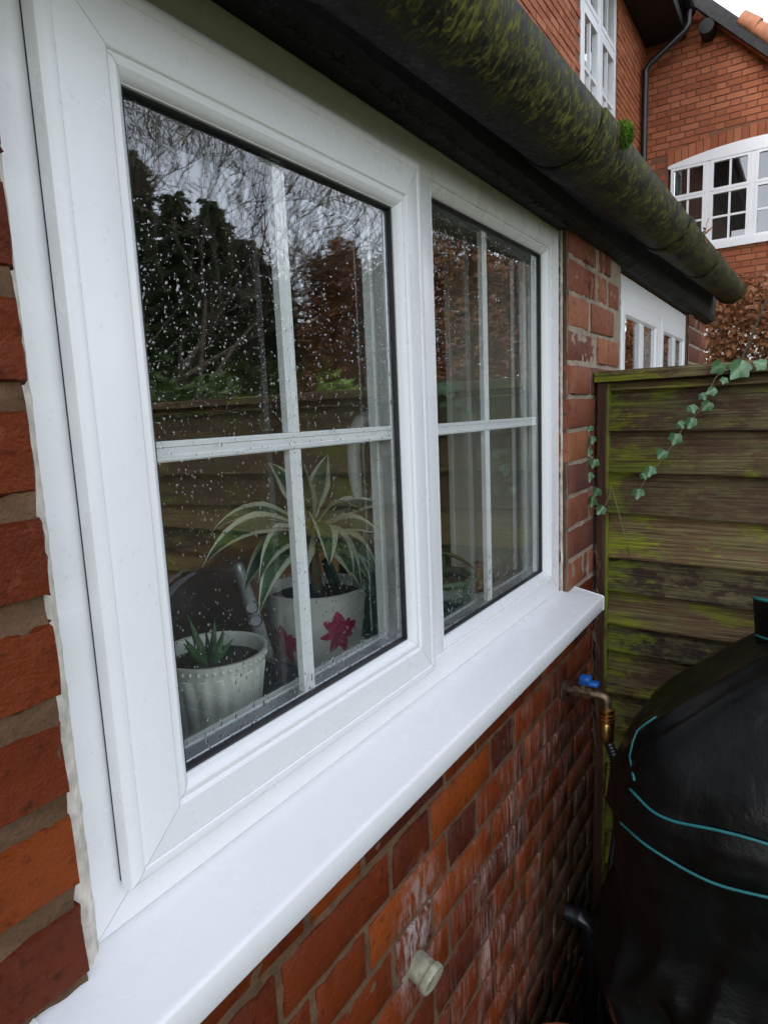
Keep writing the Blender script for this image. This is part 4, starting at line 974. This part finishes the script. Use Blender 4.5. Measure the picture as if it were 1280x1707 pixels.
BZS = [1.585, 1.488, 1.384, 1.279, 1.162, 1.074, 0.984, 0.911, 0.793, 0.69, 0.59, 0.49, 0.385, 0.285, 0.18, 0.08, -0.02, -0.12]
top = 1.612
for i, z in enumerate(BZS):
    board(top, z, i*1.7+2, 1.428, [0.0, .6, .7, 1, .5, .8, .6, .5, .4][i] if i < 9 else 0.4); top = z+0.022
MB().box((1.418, YF1, GROUND-0.06), (1.452, YF0, -0.108)).build('light_gap_board', M['fence'], fence)  # added board that stops light coming under the fence
cp = MB(); n = 40; vs = []
for i in range(n+1):
    y = WY-0.004+(-1.95-WY)*i/n; q = 0.002*nz((y, 1, 0), 9)
    vs += [(1.392, y, 1.609+q), (1.3925, y, 1.630+q), (1.398, y, 1.635+q), (1.468, y, 1.637+q), (1.475, y, 1.630+q), (1.475, y, 1.609+q)]
cp.add(vs, [(6*i+j, 6*i+6+j, 6*i+6+(j+1) % 6, 6*i+(j+1) % 6) for i in range(n) for j in range(6)]+[tuple(range(6)), tuple(6*n+j for j in range(5, -1, -1))]).build('cap_rail', M['fence'], fence, 40)

# ------------------------------------------------------------------ ivy
IVY = [(0, -0.40), (0.16, -0.47), (0.36, -0.44), (0.47, -0.28), (0.46, -0.12), (0.56, 0.02), (0.55, 0.16), (0.36, 0.24), (0.23, 0.34), (0.12, 0.50), (0, 0.64)]
IVY = IVY+[(-x, y) for x, y in IVY[-2:0:-1]]
def ivy_leaf(p, s_, par, ang, tilt=0.0, seed=0):
    rnd = random.Random(seed); nrm = Vector((-1, rnd.uniform(-.35, .35), rnd.uniform(-.1, .5))).normalized()
    up_ = Vector((0, sin(ang), cos(ang))); up_ = (up_-nrm*up_.dot(nrm)).normalized(); sd_ = up_.cross(nrm)
    mb = MB(); vs = [Vector(p)+nrm*0.0]; uv = [(0.5, 0.4)]
    for x, y in IVY:
        k = 1+rnd.uniform(-.08, .08); vs.append(Vector(p)+(sd_*x*1.05+up_*y)*s_*k+nrm*(-abs(x)*0.28+0.05*sin(9*x))*s_); uv.append((0.5+x*0.8, 0.5+y))
    n_ = len(IVY); mb.add(vs, [(0, i+1, (i+1) % n_+1) for i in range(n_)]); mb.uv = uv
    return mb.build('leaf', M['ivy'], par)
def ivy(stem_px, leaves, x, label, name, size):
    pts = [on(a, b, 0, x) for a, b in stem_px]
    iv = thing(name, pts[-1], label, 'ivy')
    sm = []
    for i in range(len(pts)-1):
        for k in range(4): sm.append(pts[i].lerp(pts[i+1], k/4)+Vector((R(-.002, .002), R(-.0015, .0015), R(-.0015, .0015))))
    sm.append(pts[-1]); MB().tube(sm, [0.0022-0.001*i/len(sm) for i in range(len(sm))], 5).build('stem', M['ivystem'], iv, 180)
    for k, (a, b, s_, an) in enumerate(leaves):
        p = on(a, b, 0, x-0.012-0.004*(k % 3)); ivy_leaf(p, s_*size, iv, an, 0, k+int(a))
    return iv
ivy([(1290, 590), (1255, 612), (1225, 612), (1205, 618), (1192, 630), (1178, 662), (1160, 690), (1140, 712), (1118, 745), (1098, 772), (1078, 795), (1062, 820)],
    [(1232, 614, 1.7, 2.6), (1196, 612, 1.2, 2.2), (1186, 651, .85, 2.2), (1172, 660, .7, 3.6), (1178, 676, .95, 2.4), (1154, 681, .8, 3.5), (1151, 704, 1.0, 2.9), (1134, 708, .7, 3.8), (1125, 731, 1.05, 2.9), (1103, 757, .95, 2.6), (1083, 785, 1.0, 3.0), (1073, 793, .7, 3.7), (1063, 822, 1.05, 3.1), (1268, 606, 1.0, 1.4), (1207, 634, .6, 2.8)], 1.386, 'trailing ivy with pale-veined leaves hanging over the fence top', 'ivy_strand', 0.026)
ivy([(982, 690), (980, 722), (984, 745), (983, 770), (982, 800), (986, 822), (992, 838), (1003, 848), (1012, 838), (1018, 812)],
    [(982, 714, .7, 2.8), (986, 733, .8, 3.2), (980, 754, .85, 3.4), (990, 772, .95, 2.9), (981, 795, .95, 3.3), (994, 820, .95, 2.7), (986, 836, 1.05, 3.0), (1001, 850, 1.05, 2.6)], 1.372, 'short ivy strand climbing beside the fence post', 'ivy_strand', 0.025)
wd = MB(); wd.tube([on(1018, 808, 0, 1.40), on(1030, 850, 0, 1.40), on(1042, 895, 0, 1.40), on(1050, 926, 0, 1.41)], [0.0013, 0.0012, 0.001, 0.0008], 5)
tag(wd.build('dry_stalk', M['olive'], None, 180), 'bare yellowish stalk hanging down the fence boards', 'stalk')
# rootlets and cobweb scraps between wall and post
rt = MB(); rnd = random.Random(21)
for k in range(34):
    p = Vector((1.392, rnd.uniform(-.035, -.026), rnd.uniform(.55, 1.2))); pts = [p]
    for i in range(4): p = p+Vector((rnd.uniform(-.006, .003), rnd.uniform(-.008, .006), rnd.uniform(-.03, .012))); pts.append(p)
    rt.tube(pts, 0.0008, 3)
tag(rt.build('ivy_rootlets', M['ivystem']), 'thin dry rootlets hanging in the gap between wall and fence post', 'roots', kind='stuff')

# ------------------------------------------------------------------ pipes and tap on the wall
wp = on(694, 1608, 1, WY); we = on(728, 1632, 0, wp.x+0.006)
wpipe = thing('overflow_pipe', wp, 'weathered pale plastic overflow pipe stub sticking out of the brickwork', 'pipe')
d_ = Vector((-0.12, -1.0, -0.30)).normalized(); rp_ = 0.0205
MB().tube([wp+Vector((0, 0.03, 0)), wp+d_*0.004, wp+d_*0.020, wp+d_*0.030], [rp_, rp_, rp_*1.02, rp_*1.02], 24).build('pipe', M['grey_pipe'], wpipe, 50)
MB().tube([wp+d_*0.022, wp+d_*0.0235, wp+d_*0.031, wp+d_*0.034, wp+d_*0.0345, wp+d_*0.0335, wp+d_*0.012], [rp_+0.0005, rp_+0.0030, rp_+0.0034, rp_+0.0020, rp_-0.0005, rp_-0.0025, rp_-0.003], 24, False).build('collar', M['grey_pipe'], wpipe, 50)
MB().tube([wp+d_*0.012, wp+d_*0.0125], rp_-0.0028, 20).build('bore_shade', M['shade_fill'], wpipe)  # dark disc painted for the shade inside the bore
mp_ = MB(); vs = [wp+Vector((0, -0.0012, 0))]
for k in range(28):
    a = 2*pi*k/28; rr = 0.036+0.014*nz((cos(a), sin(a), 4), 1.6); vs.append(wp+Vector((rr*cos(a), 0.003, rr*sin(a)*1.25)))
mp_.add(vs, [(0, i+1, (i+1) % 28+1) for i in range(28)]); tag(mp_.build('mortar_patch', M['mortar_pier'], wpipe, 180), 'rough grey mortar round the pipe')
tp0 = on(940, 1151, 1, WY)
tap = thing('outdoor_tap', tp0, 'brass outdoor tap with blue lever on the brick wall below the sill end', 'tap')
X_ = tp0.x; q1 = on(1012, 1158, 0, X_); zt = (tp0.z+q1.z)/2
MB().lathe([(0.0001, 0.0), (0.028, 0.0), (0.028, 0.003), (0.020, 0.007), (0.013, 0.010)], (0, 0, 0), 20).build('wall_plate', M['oldbrass'], tap, 40)
o_ = tap.children[-1]; o_.rotation_euler = (radians(90), 0, 0); o_.location = Vector((0, -0.005, 0))
MB().tube([(X_, WY, zt), (X_, q1.y+0.014, zt), (X_, q1.y+0.004, zt-0.003), (X_, q1.y, zt-0.012), (X_, q1.y, zt-0.030)], 0.0100, 14).build('pipe', M['oldbrass'], tap, 60)
ym = on(972, 1150, 0, X_).y
b = MB(); b.tube([(X_, ym+0.022, zt), (X_, ym-0.020, zt)], 0.0135, 6); b.tube([(X_, ym, zt), (X_, ym, zt+0.026)], 0.009, 10); b.build('valve_body', M['oldbrass'], tap, 40)
lv = MB(); lv.box((X_-0.011, ym-0.036, zt+0.019), (X_+0.011, ym+0.010, zt+0.030), 0.004); lv.box((X_-0.013, ym-0.018, zt+0.024), (X_+0.013, ym+0.008, zt+0.041), 0.005); lv.build('lever', M['blue'], tap, 60)
cz = zt-0.026
MB().lathe([(0.0125, 0), (0.0165, -0.002), (0.0165, -0.010), (0.013, -0.012), (0.0185, -0.014), (0.0185, -0.018), (0.014, -0.020), (0.0185, -0.022), (0.0185, -0.026), (0.014, -0.028), (0.0185, -0.030), (0.0185, -0.034), (0.0145, -0.036), (0.0165, -0.040), (0.0165, -0.076), (0.013, -0.082), (0.011, -0.084)], (X_, q1.y, cz), 20).build('hose_connector', M['brass'], tap, 30)
hp = [(X_, q1.y, cz-0.075)]
for a, b in ((1024, 1262), (1027, 1292), (1032, 1330), (1030, 1380), (1020, 1450), (1010, 1550), (1000, 1680)): v = on(a, b, 0, X_+0.0); hp.append((X_, v.y, v.z))
hp.append((X_, hp[-1][1]-0.03, GROUND+0.02))
pts = []; rad = []
for i in range(len(hp)-1):
    n = max(2, int((Vector(hp[i+1])-Vector(hp[i])).length/0.0035))
    for k in range(n): pts.append(Vector(hp[i]).lerp(Vector(hp[i+1]), k/n)); rad.append(0.0120 if len(pts) % 2 else 0.0098)
tag(MB().tube(pts, rad, 10).build('corrugated_hose', M['blackpipe'], None, 30), 'black corrugated hose hanging from the brass tap connector', 'hose')
be = on(945, 1520, 1, WY); 
bo = thing('black_waste_pipe', be, 'black plastic waste pipe elbow low on the wall in the dark corner', 'pipe')
MB().tube([be+Vector((0, 0.02, 0)), be+Vector((0, -0.03, 0)), be+Vector((0, -0.05, -0.006)), be+Vector((0, -0.062, -0.025)), be+Vector((0, -0.064, -0.06)), be+Vector((0, -0.064, -0.4))], 0.0215, 16).build('elbow', M['blackpipe'], bo, 50)
MB().tube([be+Vector((0, -0.022, 0)), be+Vector((0, -0.034, 0))], 0.027, 16).build('collar', M['blackpipe'], bo, 40); MB().tube([be+Vector((0, -0.064, -0.04)), be+Vector((0, -0.064, -0.055))], 0.027, 16).build('collar', M['blackpipe'], bo, 40)
# terracotta pot at the foot of the wall
tc = Vector((0.775, -0.158, GROUND))
tpot = thing('terracotta_pot', tc, 'terracotta pot whose orange rim just shows at the bottom edge', 'plant pot')
TH_ = 0.476
MB().lathe([(0.075, 0), (0.105, TH_-0.05), (0.105, TH_-0.045), (0.115, TH_-0.045), (0.118, TH_-0.003), (0.114, TH_), (0.104, TH_), (0.100, TH_-0.01), (0.095, TH_-0.06)], tc, 36).build('pot', M['terracotta'], tpot, 40)
MB().lathe([(0.0001, TH_-0.04), (0.099, TH_-0.045)], tc, 24, None, False).build('soil', M['soil'], tpot)

# ------------------------------------------------------------------ covered barbecue
bq = thing('covered_barbecue', (1.08, -0.74, GROUND), 'barbecue under a black vinyl cover with teal piping, in front of the fence', 'barbecue')
LVL = [(-0.14, .36, .50), (0.06, .355, .505), (0.20, .35, .515), (0.31, .335, .525), (0.38, .30, .53), (0.46, .28, .535), (0.6, .27, .54), (0.74, .285, .555), (0.785, .292, .560), (0.80, .300, .572), (0.845, .298, .568), (0.862, .290, .556), (0.90, .28, .53), (0.95, .262, .485), (1.00, .245, .43), (1.05, .228, .375), (1.10, .205, .315), (1.135, .175, .25), (1.155, .13, .18), (1.162, .07, .1), (1.164, .02, .03)]
CXB, CYB = 1.085, -0.745
LV2 = []
for (a, b) in zip(LVL[:-1], LVL[1:]):
    st = max(1, int((b[0]-a[0])/0.010))
    for k in range(st): LV2.append(tuple(a[i]+(b[i]-a[i])*k/st for i in range(3)))
LV2.append(LVL[-1])
NA = 260
def cov(z, ax_, ay_, a, extra=0.0):
    e_ = 2/4.2; c_, s_ = cos(a), sin(a)
    x = math.copysign(abs(c_)**e_, c_)*(ax_+extra); y = math.copysign(abs(s_)**e_, s_)*(ay_+extra)
    low = max(0, min(1, (0.80-z)/0.35)); hi = max(0, min(1, (z-0.86)/0.06))
    rdg = 0.5-abs(nz((a*2.6+0.5*z, 3.1, 0), 1.0))*1.6
    f_ = 1+hi*(0.055*rdg+0.03*nz((cos(a)*1.6, sin(a)*1.6, z*1.5), 1.2))
    f_ += 0.010*nz((cos(a)*4, sin(a)*4, z*5), 1.0)
    vo = noise.voronoi(Vector((cos(a)*2.6+0.8*z, sin(a)*2.6+0.5*z, z*4.2)))[0]
    f_ += low*(0.20*(vo[0]-0.40)+0.09*(0.4-abs(nz((cos(a)*4+z*2.5, sin(a)*4, z*6), 1.0)))+0.05*nz((cos(a)*1.5, sin(a)*1.5, z*1.4), 1.3))
    return Vector((CXB+x*f_, CYB+y*f_, z+0.012*nz((cos(a)*2, sin(a)*2, z), 1.3)))
cv = MB(); vs = []
for z, ax_, ay_ in LV2:
    for j in range(NA): vs.append(cov(z, ax_, ay_, 2*pi*j/NA))
k = len(LV2); cv.add(vs, [(i*NA+j, i*NA+(j+1) % NA, (i+1)*NA+(j+1) % NA, (i+1)*NA+j) for i in range(k-1) for j in range(NA)]+[tuple((k-1)*NA+j for j in range(NA))])
cover = cv.build('cover', M['cover'], bq, 180)
def at_z(z):
    for a, b in zip(LVL[:-1], LVL[1:]):
        if a[0] <= z <= b[0]: t_ = (z-a[0])/(b[0]-a[0]); return a[1]+(b[1]-a[1])*t_, a[2]+(b[2]-a[2])*t_
for z, (tx, ty) in ((0.863, (1072, 1293)), (0.792, (1064, 1345))):
    ax_, ay_ = at_z(z); a0 = min((1.5+0.01*k_ for k_ in range(160)), key=lambda a: (lambda p: (p[0]-tx)**2+(p[1]-ty)**2)(pj(cov(z, ax_, ay_, a, 0.003))))
    pts = [cov(z, ax_, ay_, a0+(5.6-a0)*j_/160, 0.004)+Vector((0, 0, 0.010*sin(j_*0.16+z*40)*min(1, j_/20))) for j_ in range(161)]
    MB().tube(pts, 0.0026, 6).build('piping', M['teal'], cover, 180)
pts = []
for (tx, ty), z in zip(((1057, 1182), (1052, 1195), (1052, 1215), (1060, 1235), (1072, 1255), (1086, 1272)), (0.965, 0.945, 0.93, 0.915, 0.90, 0.885)):
    ax_, ay_ = at_z(z); best = min((1.58+0.02*k_ for k_ in range(70)), key=lambda a: (lambda p: (p[0]-tx)**2+(p[1]-ty)**2)(pj(cov(z, ax_, ay_, a, 0.003)))); pts.append(cov(z, ax_, ay_, best, 0.007))
MB().tube(pts, 0.0022, 6).build('piping', M['teal'], cover, 180)
fl = MB(); vs = []; f0 = on(1266, 1062, 0, 1.10)
for i in range(9):
    t_ = i/8
    for j in range(9):
        s_ = j/8-.5; vs.append((f0.x-0.03*t_+0.05*(s_*2)**2*1.0-0.02, f0.y-0.035-s_*0.085*(1+0.15*t_), f0.z-0.03+0.105*t_+0.01*cos(s_*3)))
fl.add(vs, [(i*9+j, i*9+j+1, (i+1)*9+j+1, (i+1)*9+j) for i in range(8) for j in range(8)])
fl.add([Vector(v)+Vector((0.006, 0, 0)) for v in vs], [(i*9+j, (i+1)*9+j, (i+1)*9+j+1, i*9+j+1) for i in range(8) for j in range(8)])
fo = fl.build('vent_flap', M['cover'], bq, 180)
MB().tube([vs[72+j] for j in range(9)], 0.0032, 6).build('piping', M['teal'], fo, 180); MB().tube([Vector(vs[18+j])+Vector((-.002, 0, 0)) for j in range(9)], 0.0025, 6).build('piping', M['teal'], fo, 180)

# ------------------------------------------------------------------ garden: what the panes mirror and what stands behind the fence
def leaf_cloud(mb, sampler, n, size, rnd, flat=0.0, long=1.0):
    V = mb.v; F = mb.f
    for _ in range(n):
        p, out = sampler(rnd)
        d = Vector((rnd.gauss(0, 1), rnd.gauss(0, 1), rnd.gauss(0, 1)))
        if out is not None: d = d*0.8+out
        d.normalize(); s_ = d.orthogonal().normalized(); s_ = (s_*cos(q := rnd.uniform(0, 6.28))+d.cross(s_)*sin(q)); t_ = d.cross(s_)
        L = size*rnd.uniform(.6, 1.25)
        b = len(V); V += [tuple(p-s_*L*.5*long), tuple(p+t_*L*.3+d*L*.08), tuple(p+s_*L*.5*long), tuple(p-t_*L*.3+d*L*.08)]
        F += [(b, b+1, b+2), (b, b+2, b+3)]
def hedge(name, label, y0, y1, x0, x1, h, n, size, mat, seed, cat='hedge'):
    rnd = random.Random(seed); t_ = thing(name, ((x0+x1)/2, (y0+y1)/2, GROUND), label, cat)
    def smp(r):
        while True:
            x, y, z = r.uniform(x0, x1), r.uniform(y0, y1), r.uniform(0, h)
            top = h*(0.88+0.2*nz((x, y, 0), 0.8, seed)+0.12*nz((x, y, 3), 2.4, seed))
            if z > top: continue
            e_ = nz((x*1.6, y*1.6, z*1.6), 1.2, seed)
            ed = min((x-x0)/(x1-x0), (x1-x)/(x1-x0), 0.5); 
            if ed < 0.16+0.18*e_: continue
            if r.random() < 0.15+0.5*(e_ < -0.3): continue
            return Vector((x, y, GROUND+z)), None
    mb = MB(); leaf_cloud(mb, smp, n, size, rnd); mb.build('foliage', mat, t_)
    br = MB()
    for k in range(int(abs(y1-y0)/0.35)+2):
        x, y = rnd.uniform(x0*.7+x1*.3, x0*.3+x1*.7), rnd.uniform(y0, y1); p = Vector((x, y, GROUND-0.05)); pts = [p]
        for i in range(6): p = p+Vector((rnd.gauss(0, .1), rnd.gauss(0, .12), h/6.6)); pts.append(p)
        br.tube(pts, [0.03*(1-i/7.5) for i in range(7)], 5)
    br.build('stems', M['bark'], t_); return t_
hedge('beech_hedge', 'beech hedge with dry copper-brown leaves behind the fence', -0.75, 0.16, 4.4, 5.3, 2.62, 24000, 0.047, M['beech'], 4)
hedge('beech_hedge', 'tall copper-brown beech hedge mirrored in the right of the panes', -8.2, -2.4, 9.6, 11.4, 5.1, 90000, 0.105, M['beech_dimmed'], 9)
hedge('evergreen_hedge', 'dark evergreen hedge mirrored low in the left pane', -17.0, -8.0, 10.6, 12.2, 3.3, 22000, 0.15, M['laurel'], 14)
def conifer(x, y, h, rad, mat, seed, label, group=None, dens=1.0):
    rnd = random.Random(seed); t_ = thing('conifer_tree', (x, y, GROUND), label, 'tree', group)
    MB().tube([(x, y, GROUND-0.1), (x, y, GROUND+h*.5), (x, y, GROUND+h*.98)], [0.16, 0.09, 0.01], 8).build('trunk', M['bark'], t_)
    mb = MB(); z = 0.06*h
    while z < h*0.97:
        r_ = rad*(1-(z/h)**2.3)*rnd.uniform(.55, 1.2)*(1+0.45*nz((x, y, z*1.3), 1.1, seed))+0.15; nb = max(5, int(11*dens))
        for k in range(nb):
            a = 2*pi*k/nb+rnd.uniform(-.4, .4); dv = Vector((cos(a), sin(a), rnd.uniform(-.25, .3))).normalized(); sd_ = Vector((-sin(a), cos(a), 0))
            L = r_*rnd.uniform(.55, 1.15); p = Vector((x, y, GROUND+z+rnd.uniform(-.1, .1)))
            m_ = 9
            for i in range(2, m_+1):
                q = p+dv*L*i/m_+Vector((0, 0, -0.18*L*(i/m_)**2))
                for s_ in (-1, 1, -1, 1):
                    w_ = (0.10+0.30*L*(1-i/m_*0.7))*rnd.uniform(.5, 1); e_ = q+sd_*s_*w_+dv*w_*rnd.uniform(.2, .9)+Vector((0, 0, rnd.uniform(-.14, .06)))
                    tk = Vector((0, 0, 1))*rnd.uniform(.03, .07)+dv*0.03
                    b = len(mb.v); mb.v += [tuple(q-tk), tuple(q+tk), tuple(e_)]; mb.f.append((b, b+1, b+2))
        z += h/rnd.uniform(34, 42)
    mb.build('crown', mat, t_); return t_
def mir(px, py, X): v = on(px, py, 0, X); return v.x, -v.y
CON = [(200, 12.5, 11.3, 2.2), (262, 13.0, 10.2, 2.1), (322, 12.6, 8.4, 2.1), (378, 13.2, 8.2, 2.1), (428, 12.2, 6.4, 1.9), (478, 13.4, 5.6, 1.8)]
names = ['tallest dark conifer mirrored at the left edge of the left pane', 'second dark conifer from the left in the left pane reflection', 'third dark conifer from the left in the left pane reflection', 'fourth dark conifer from the left in the left pane reflection', 'short dark conifer mirrored just left of the glazing bar', 'small dark conifer mirrored behind the vertical glazing bar']
for i, (px, X, h, rd) in enumerate(CON):
    x, y = mir(px, 700, X); conifer(x, y, h, rd, M['conifer'], 40+i, names[i], 'conifers mirrored in the panes')
x, y = mir(235, 700, 7.0); conifer(x, y, 3.5, 1.5, M['cedar'], 61, 'paler green spreading conifer mirrored low in the left pane', None, 0.8)
x, y = mir(410, 700, 7.4); conifer(x, y, 2.7, 1.3, M['cedar'], 62, 'low green conifer mirrored beside the glazing bar', None, 0.8)
def bare_tree(x, y, h, seed, label, lean=(0, 0), depth=7, spread=0.55, rt=0.14):
    rnd = random.Random(seed); t_ = thing('bare_tree', (x, y, GROUND), label, 'tree', 'leafless trees mirrored in the panes'); trunk = MB(); tw = MB()
    def grow(p, d, L, r_, lev):
        n = 3; pts = [p]; rr = [r_]
        for i in range(n):
            d = (d+Vector((rnd.gauss(0, .11), rnd.gauss(0, .11), rnd.gauss(0.02, .08)))).normalized(); p = p+d*L/n; pts.append(p); rr.append(r_*(1-0.42*(i+1)/n))
        (trunk if lev < 3 else tw).tube(pts, rr, 6 if lev < 2 else 3, False)
        if lev >= depth: return
        k = 3 if lev in (0, 1, 2, 4) else 2
        for i in range(k):
            o_ = d.orthogonal().normalized(); a = rnd.uniform(0, 2*pi); o_ = o_*cos(a)+d.cross(o_)*sin(a)
            nd = (d+o_*spread*rnd.uniform(.55, 1.5)+Vector((0, 0, 0.10))).normalized()
            grow(pts[-1] if i < 2 else pts[-2], nd, L*rnd.uniform(.62, .88), max(0.0085, rr[-1]*rnd.uniform(.6, .85)), lev+1)
    grow(Vector((x, y, GROUND-0.1)), Vector((lean[0], lean[1], 1)).normalized(), h*0.24, rt, 0)
    trunk.build('trunk', M['bark'], t_, 180); tw.build('crown', M['bark'], t_); return t_
x, y = mir(150, 700, 8.0); bare_tree(x, y, 12.5, 3, 'leaning leafless tree mirrored across the top of the left pane', (0.22, 0.30), 8, 0.5, 0.2)
x, y = mir(250, 700, 7.2); bare_tree(x, y, 10.5, 31, 'slender leafless tree mirrored over the conifers in the left pane', (0.12, 0.22), 8, 0.5, 0.12)
x, y = mir(600, 700, 14.0); bare_tree(x, y, 9.2, 5, 'rounded leafless tree mirrored right of the vertical glazing bar', (0, 0))
x, y = mir(520, 700, 15.5); bare_tree(x, y, 8.3, 8, 'leafless tree mirrored just right of the vertical glazing bar', (0, 0))
x, y = mir(715, 700, 13.0); bare_tree(x, y, 7.6, 12, 'leafless tree mirrored behind the sash stile', (0, 0))
x, y = mir(800, 700, 12.5); bare_tree(x, y, 6.6, 17, 'leafless tree mirrored at the top of the right pane', (0, 0))
# evergreen shrub with a bright leafy shoot
def shrub(x, y, h, r_, mat, n, size, seed, label):
    rnd = random.Random(seed); t_ = thing('evergreen_shrub', (x, y, GROUND), label, 'shrub')
    def smp(r):
        while True:
            d = Vector((r.gauss(0, 1), r.gauss(0, 1), r.gauss(0, 1))).normalized(); k = r.uniform(.25, 1)**.5*(1+.35*nz(d*1.7, 1, seed))
            if nz(d*3+Vector((k, 0, 0)), 1.3, seed) < -0.22: continue
            return Vector((x+d.x*r_*k, y+d.y*r_*k, GROUND+h*.5+d.z*h*.5*k)), None
    mb = MB(); leaf_cloud(mb, smp, n, size, rnd, long=1.3); mb.build('foliage', mat, t_)
    br = MB()
    for k in range(7):
        a = rnd.uniform(0, 6.28); br.tube([(x, y, GROUND-0.05), (x+cos(a)*r_*.3, y+sin(a)*r_*.3, GROUND+h*.4), (x+cos(a)*r_*.7, y+sin(a)*r_*.7, GROUND+h*.75)], [.02, .015, .006], 5)
    br.build('stems', M['bark'], t_)
x, y = mir(556, 620, 6.2); shrub(x, y, 2.35, 0.45, M['bright'], 900, 0.13, 5, 'bright green leafy shrub mirrored right of the glazing bar')
x, y = mir(320, 640, 6.0); shrub(x, y, 2.5, 1.0, M['laurel'], 3500, 0.12, 6, 'dark green laurel shrub mirrored low in the left pane')
x, y = mir(640, 660, 7.5); shrub(x, y, 2.3, 0.9, M['laurel'], 3000, 0.12, 7, 'dark shrub mirrored beside the right edge of the left pane')

# ------------------------------------------------------------------ rain on the panes and the frame
def drops(name, label, y, n, sampler, smin, smax, seed, tall=1.25, seg=8, rings=3, hk=0.45, mat='water'):
    rnd = random.Random(seed); mb = MB(); c = 0; placed = []
    while c < n:
        p = sampler(rnd)
        if p is None: continue
        x, z = p; r_ = smin+(smax-smin)*rnd.random()**2.6; b = len(mb.v); e_ = rnd.uniform(.9, tall); sk = rnd.uniform(-.15, .15)
        mb.v.append((x, y-r_*hk, z-r_*0.15))
        for i in range(1, rings+1):
            t_ = i/rings; th = t_*pi/2
            for j in range(seg):
                a = 2*pi*j/seg; rr = r_*sin(th)*(1+0.12*sin(2*a+x*900))
                mb.v.append((x+rr*cos(a)+sk*rr*sin(a), y-r_*hk*cos(th), z+rr*sin(a)*e_-r_*0.15*cos(th)))
        for j in range(seg): mb.f.append((b, b+1+j, b+1+(j+1) % seg)[::-1])
        for i in range(rings-1):
            for j in range(seg): mb.f.append((b+1+i*seg+j, b+1+i*seg+(j+1) % seg, b+1+(i+1)*seg+(j+1) % seg, b+1+(i+1)*seg+j))
        c += 1
    return tag(mb.build(name, M[mat], None, 180), label, 'water', kind='stuff')
def pane_sampler(x0, x1, z0, z1, dens):
    def f(r):
        x, z = r.uniform(x0, x1), r.uniform(z0, z1)
        return (x, z) if r.random() < dens((x-x0)/(x1-x0), (z-z0)/(z1-z0), x, z) else None
    return f
def dl_(u, v, x, z):
    d = 0.75 if 0.12 < v < 0.80 else (0.25 if v >= 0.80 else 0.6)
    if v > 0.86 and u > 0.2: d *= 0.25
    if v > 0.72+0.2*(1-u): d *= 0.35
    return d*(0.45+0.9*max(0, 0.5+nz((x, z, 0), 7)))
PY = AY+0.0038
drops('rain_drops', 'fine rain drops scattered over the opening left pane', PY, 2900, pane_sampler(AX0+0.003, AX1-0.003, AZ0+0.003, AZ1-0.003, dl_), 0.0004, 0.0013, 1, 1.8)
drops('rain_drops', 'larger rain drops on the upper half of the left pane', PY, 170, pane_sampler(AX0+0.004, AX1-0.004, AZ0+0.2, AZ1-0.08, lambda u, v, x, z: 0.6), 0.0010, 0.0018, 2, 1.7)
drops('rain_drops', 'rain drops lined along the foot of the left pane', PY, 120, pane_sampler(AX0+0.004, AX1-0.004, AZ0+0.003, AZ0+0.03, lambda u, v, x, z: 1), 0.0010, 0.0021, 3, 2.2)
drops('rain_drops', 'rain drops down the right edge of the left pane', PY, 110, pane_sampler(AX1-0.03, AX1-0.003, AZ0+0.02, AZ1-0.05, lambda u, v, x, z: 1), 0.0007, 0.0017, 4, 1.7)
PY2 = HY+0.0018
drops('rain_drops', 'rain drops clustered at the lower left of the fixed right pane', PY2, 420, pane_sampler(HX0+0.004, HX1-0.004, HZ0+0.003, HZ0+0.13, lambda u, v, x, z: (1-v)*(1.1-0.75*u)), 0.0007, 0.0022, 5, 2.6)
drops('rain_drops', 'fine rain drops at the upper left of the fixed right pane', PY2, 330, pane_sampler(HX0+0.004, HX0+0.10, HZ1-0.24, HZ1-0.02, lambda u, v, x, z: 1-u), 0.0007, 0.0019, 6, 1.3)
drops('rain_drops', 'rain drops along the top of the fixed right pane', PY2, 160, pane_sampler(HX0+0.02, HX1-0.02, HZ1-0.05, HZ1-0.012, lambda u, v, x, z: v), 0.0010, 0.0024, 7, 1.1)
# on the white sash faces: beads on the flat faces of stiles and rails
def face(r):
    k = r.random()
    if k < .4: return r.uniform(SX0+0.02, AX0-0.022), r.uniform(SZ0+0.05, SZ1-0.05)
    if k < .8: return r.uniform(SX0+0.05, SX1-0.05), r.uniform(AZ1+0.022, SZ1-0.020)
    return r.uniform(SX0+0.05, SX1-0.05), r.uniform(SZ0+0.02, AZ0-0.022)
drops('rain_drops', 'rain drops beading on the white opening sash', SY+0.0001, 130, face, 0.0008, 0.0020, 8, 1.3, mat='bead')
drops('rain_drops', 'rain drops beading on the white frame beside the brick edge', -0.0001, 75, lambda r: (r.uniform(0.006, 0.026), r.uniform(1.16, 1.9)), 0.0007, 0.0017, 9, 1.4, mat='bead')
